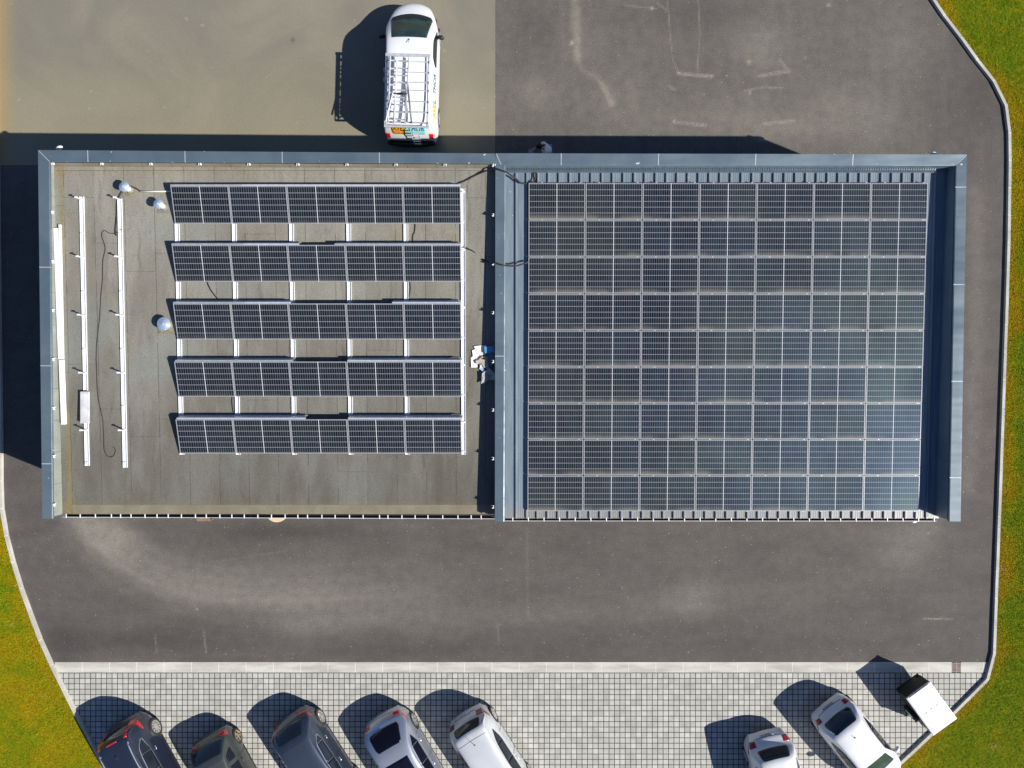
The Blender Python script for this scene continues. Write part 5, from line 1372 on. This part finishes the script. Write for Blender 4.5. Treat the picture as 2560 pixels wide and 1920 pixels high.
# ------------------------------------------------------------------ the person at the north wall
M_skin = simple('skin', (.52, .30, .22), .55, .06, 10); M_shirt = simple('white_shirt', (.84, .85, .86), .8, .05, 8); M_jean = simple('pale_jeans', (.22, .28, .36), .85, .12, 12)
M_hair = simple('dark_hair', (.018, .011, .008), .6, .3, 30); M_shoe = simple('dark_shoes', (.04, .04, .045), .6)
def skinned(name, nodes, edges, mat, parent, sub=2):
    """nodes: {key: ((x,y,z), (rx, ry))}"""
    keys = list(nodes); me = bpy.data.meshes.new(name)
    me.from_pydata([nodes[k][0] for k in keys], [(keys.index(a), keys.index(c_)) for a, c_ in edges], [])
    o = bpy.data.objects.new(name, me); COL.objects.link(o); o.parent = parent
    o.modifiers.new('skin', 'SKIN'); lay = me.skin_vertices[0].data if len(me.skin_vertices) else None
    if lay is None:
        return o
    for i, k in enumerate(keys): lay[i].radius = nodes[k][1]; lay[i].use_root = (i == 0)
    sbd = o.modifiers.new('sub', 'SUBSURF'); sbd.levels = sub; sbd.render_levels = sub
    me.materials.append(mat); return o
ph = U(1368, 369.5, 1.25)
PER = thing('person', (ph.x + .06, ph.y, .004), 'person in a white shirt bent forward in the shade of the back wall', 'person', None, R(186))
# local: facing +x, left is +y
nodes = {'pel': ((0, 0, .92), (.13, .15)), 'sp': ((.05, 0, 1.08), (.11, .14)), 'ch': ((.15, 0, 1.26), (.12, .16)), 'nk': ((.24, 0, 1.40), (.055, .055)), 'hd0': ((.30, 0, 1.46), (.075, .07)), 'hd1': ((.37, 0, 1.53), (.095, .085)), 'hd2': ((.40, 0, 1.60), (.06, .06))}
edges = [('pel', 'sp'), ('sp', 'ch'), ('ch', 'nk'), ('nk', 'hd0'), ('hd0', 'hd1'), ('hd1', 'hd2')]
for s_, sg in (('L', 1), ('R', -1)):
    nodes.update({'sh' + s_: ((.17, sg * .165, 1.31), (.06, .06)), 'el' + s_: ((.24, sg * .235, 1.06), (.043, .043)), 'wr' + s_: ((.44, sg * .13, 1.02), (.028, .03)), 'pm' + s_: ((.50, sg * .10, 1.01), (.018, .038)),
                  'hp' + s_: ((0, sg * .09, .86), (.09, .09)), 'kn' + s_: ((.06, sg * .11, .48), (.058, .06)), 'an' + s_: ((0, sg * .12, .10), (.04, .042)), 'to' + s_: ((.15, sg * .13, .045), (.03, .045))})
    edges += [('ch', 'sh' + s_), ('sh' + s_, 'el' + s_), ('el' + s_, 'wr' + s_), ('wr' + s_, 'pm' + s_), ('pel', 'hp' + s_), ('hp' + s_, 'kn' + s_), ('kn' + s_, 'an' + s_), ('an' + s_, 'to' + s_)]
    for k in range(4):
        a_ = (.535, sg * (.125 - .022 * k), 1.015); c2 = (.56 + .008 * (1.5 - abs(k - 1.5)), sg * (.122 - .023 * k), 1.0)
        c3_ = (.575 + .006 * (1.5 - abs(k - 1.5)), sg * (.115 - .022 * k), .985)
        nodes.update({f'f{s_}{k}a': (a_, (.009, .009)), f'f{s_}{k}b': (c2, (.0085, .0085)), f'f{s_}{k}c': (c3_, (.0075, .0075))})
        edges += [('pm' + s_, f'f{s_}{k}a'), (f'f{s_}{k}a', f'f{s_}{k}b'), (f'f{s_}{k}b', f'f{s_}{k}c')]
    nodes.update({f't{s_}a': ((.49, sg * .06, 1.03), (.011, .011)), f't{s_}b': ((.525, sg * .045, 1.035), (.009, .009))}); edges += [('pm' + s_, f't{s_}a'), (f't{s_}a', f't{s_}b')]
skinned('body', nodes, edges, M_skin, PER)
cl = {'pel': ((-.01, 0, .90), (.155, .17)), 'sp': ((.045, 0, 1.08), (.14, .165)), 'ch': ((.145, 0, 1.25), (.14, .18)), 'nk': ((.215, 0, 1.365), (.085, .085))}
ce = [('pel', 'sp'), ('sp', 'ch'), ('ch', 'nk')]
for s_, sg in (('L', 1), ('R', -1)):
    cl.update({'sh' + s_: ((.165, sg * .165, 1.31), (.082, .08)), 'sl' + s_: ((.205, sg * .205, 1.18), (.068, .068))}); ce += [('ch', 'sh' + s_), ('sh' + s_, 'sl' + s_)]
skinned('shirt', cl, ce, M_shirt, PER)
cl = {'pel': ((0, 0, .90), (.145, .165))}; ce = []
for s_, sg in (('L', 1), ('R', -1)):
    cl.update({'hp' + s_: ((0, sg * .09, .84), (.105, .105)), 'kn' + s_: ((.06, sg * .11, .48), (.075, .078)), 'an' + s_: ((0, sg * .12, .11), (.06, .065))}); ce += [('pel', 'hp' + s_), ('hp' + s_, 'kn' + s_), ('kn' + s_, 'an' + s_)]
skinned('trousers', cl, ce, M_jean, PER)
for sg in (1, -1):
    skinned('shoe', {'a': ((-.05, sg * .12, .06), (.045, .045)), 'b': ((.05, sg * .125, .05), (.05, .045)), 'c': ((.17, sg * .13, .04), (.04, .04))}, [('a', 'b'), ('b', 'c')], M_shoe, PER)
hm = MB(); Mx = Matrix.Translation((.355, 0, 1.555)) @ Matrix.Rotation(R(38), 4, 'Y') @ Matrix.Diagonal((.115, .103, .12, 1))
hm.lathe([(.70, -.75), (.95, -.35), (1.0, .05), (.9, .45), (.6, .82), (.2, .99), (.02, 1.0)], 18, Mx)
hm.tube([Vector((.27, 0, 1.54)), Vector((.20, -.03, 1.50)), Vector((.15, -.06, 1.42))], .032, 8)
hm.build('hair', M_hair, PER, True)
fm = MB()
for sg in (1, -1): fm.lathe([(.001, -.012), (.012, 0), (.001, .012)], 8, Matrix.Translation((.462, sg * .034, 1.53)))
fm.build('eyes', M_blk, PER)
fm = MB(); fm.prism([(.475, -.006, 1.535), (.475, .006, 1.535), (.46, .012, 1.54), (.46, -.012, 1.54)], [(.49, -.012, 1.495), (.49, .012, 1.495), (.455, .016, 1.50), (.455, -.016, 1.50)])
fm.box(.452, .468, -.022, .022, 1.462, 1.470); fm.build('nose_and_mouth', M_skin, PER)
fm = MB()
for sg in (1, -1): fm.lathe([(.002, -.03), (.022, 0), (.002, .03)], 8, Matrix.Translation((.36, sg * .088, 1.51)))
fm.build('ears', M_skin, PER)
tm = MB(); pm_ = PER.location + Matrix.Rotation(R(186), 3, 'Z') @ Vector((.60, 0, 1.0))
Mx = Matrix.Translation(pm_) @ Matrix.Rotation(R(186), 4, 'Z') @ Matrix.Rotation(R(12), 4, 'Y')
tm.box(-.06, .10, -.10, .10, -.004, .004, 0, Mx); tm.box(-.055, -.03, -.04, .04, .004, .009, 0, Mx)
tag(tm.build('clipboard', simple('clipboard_pale', (.30, .34, .38), .6, .1), None, False, origin=pm_), 'pale clipboard held by the person at the back wall', 'clipboard')
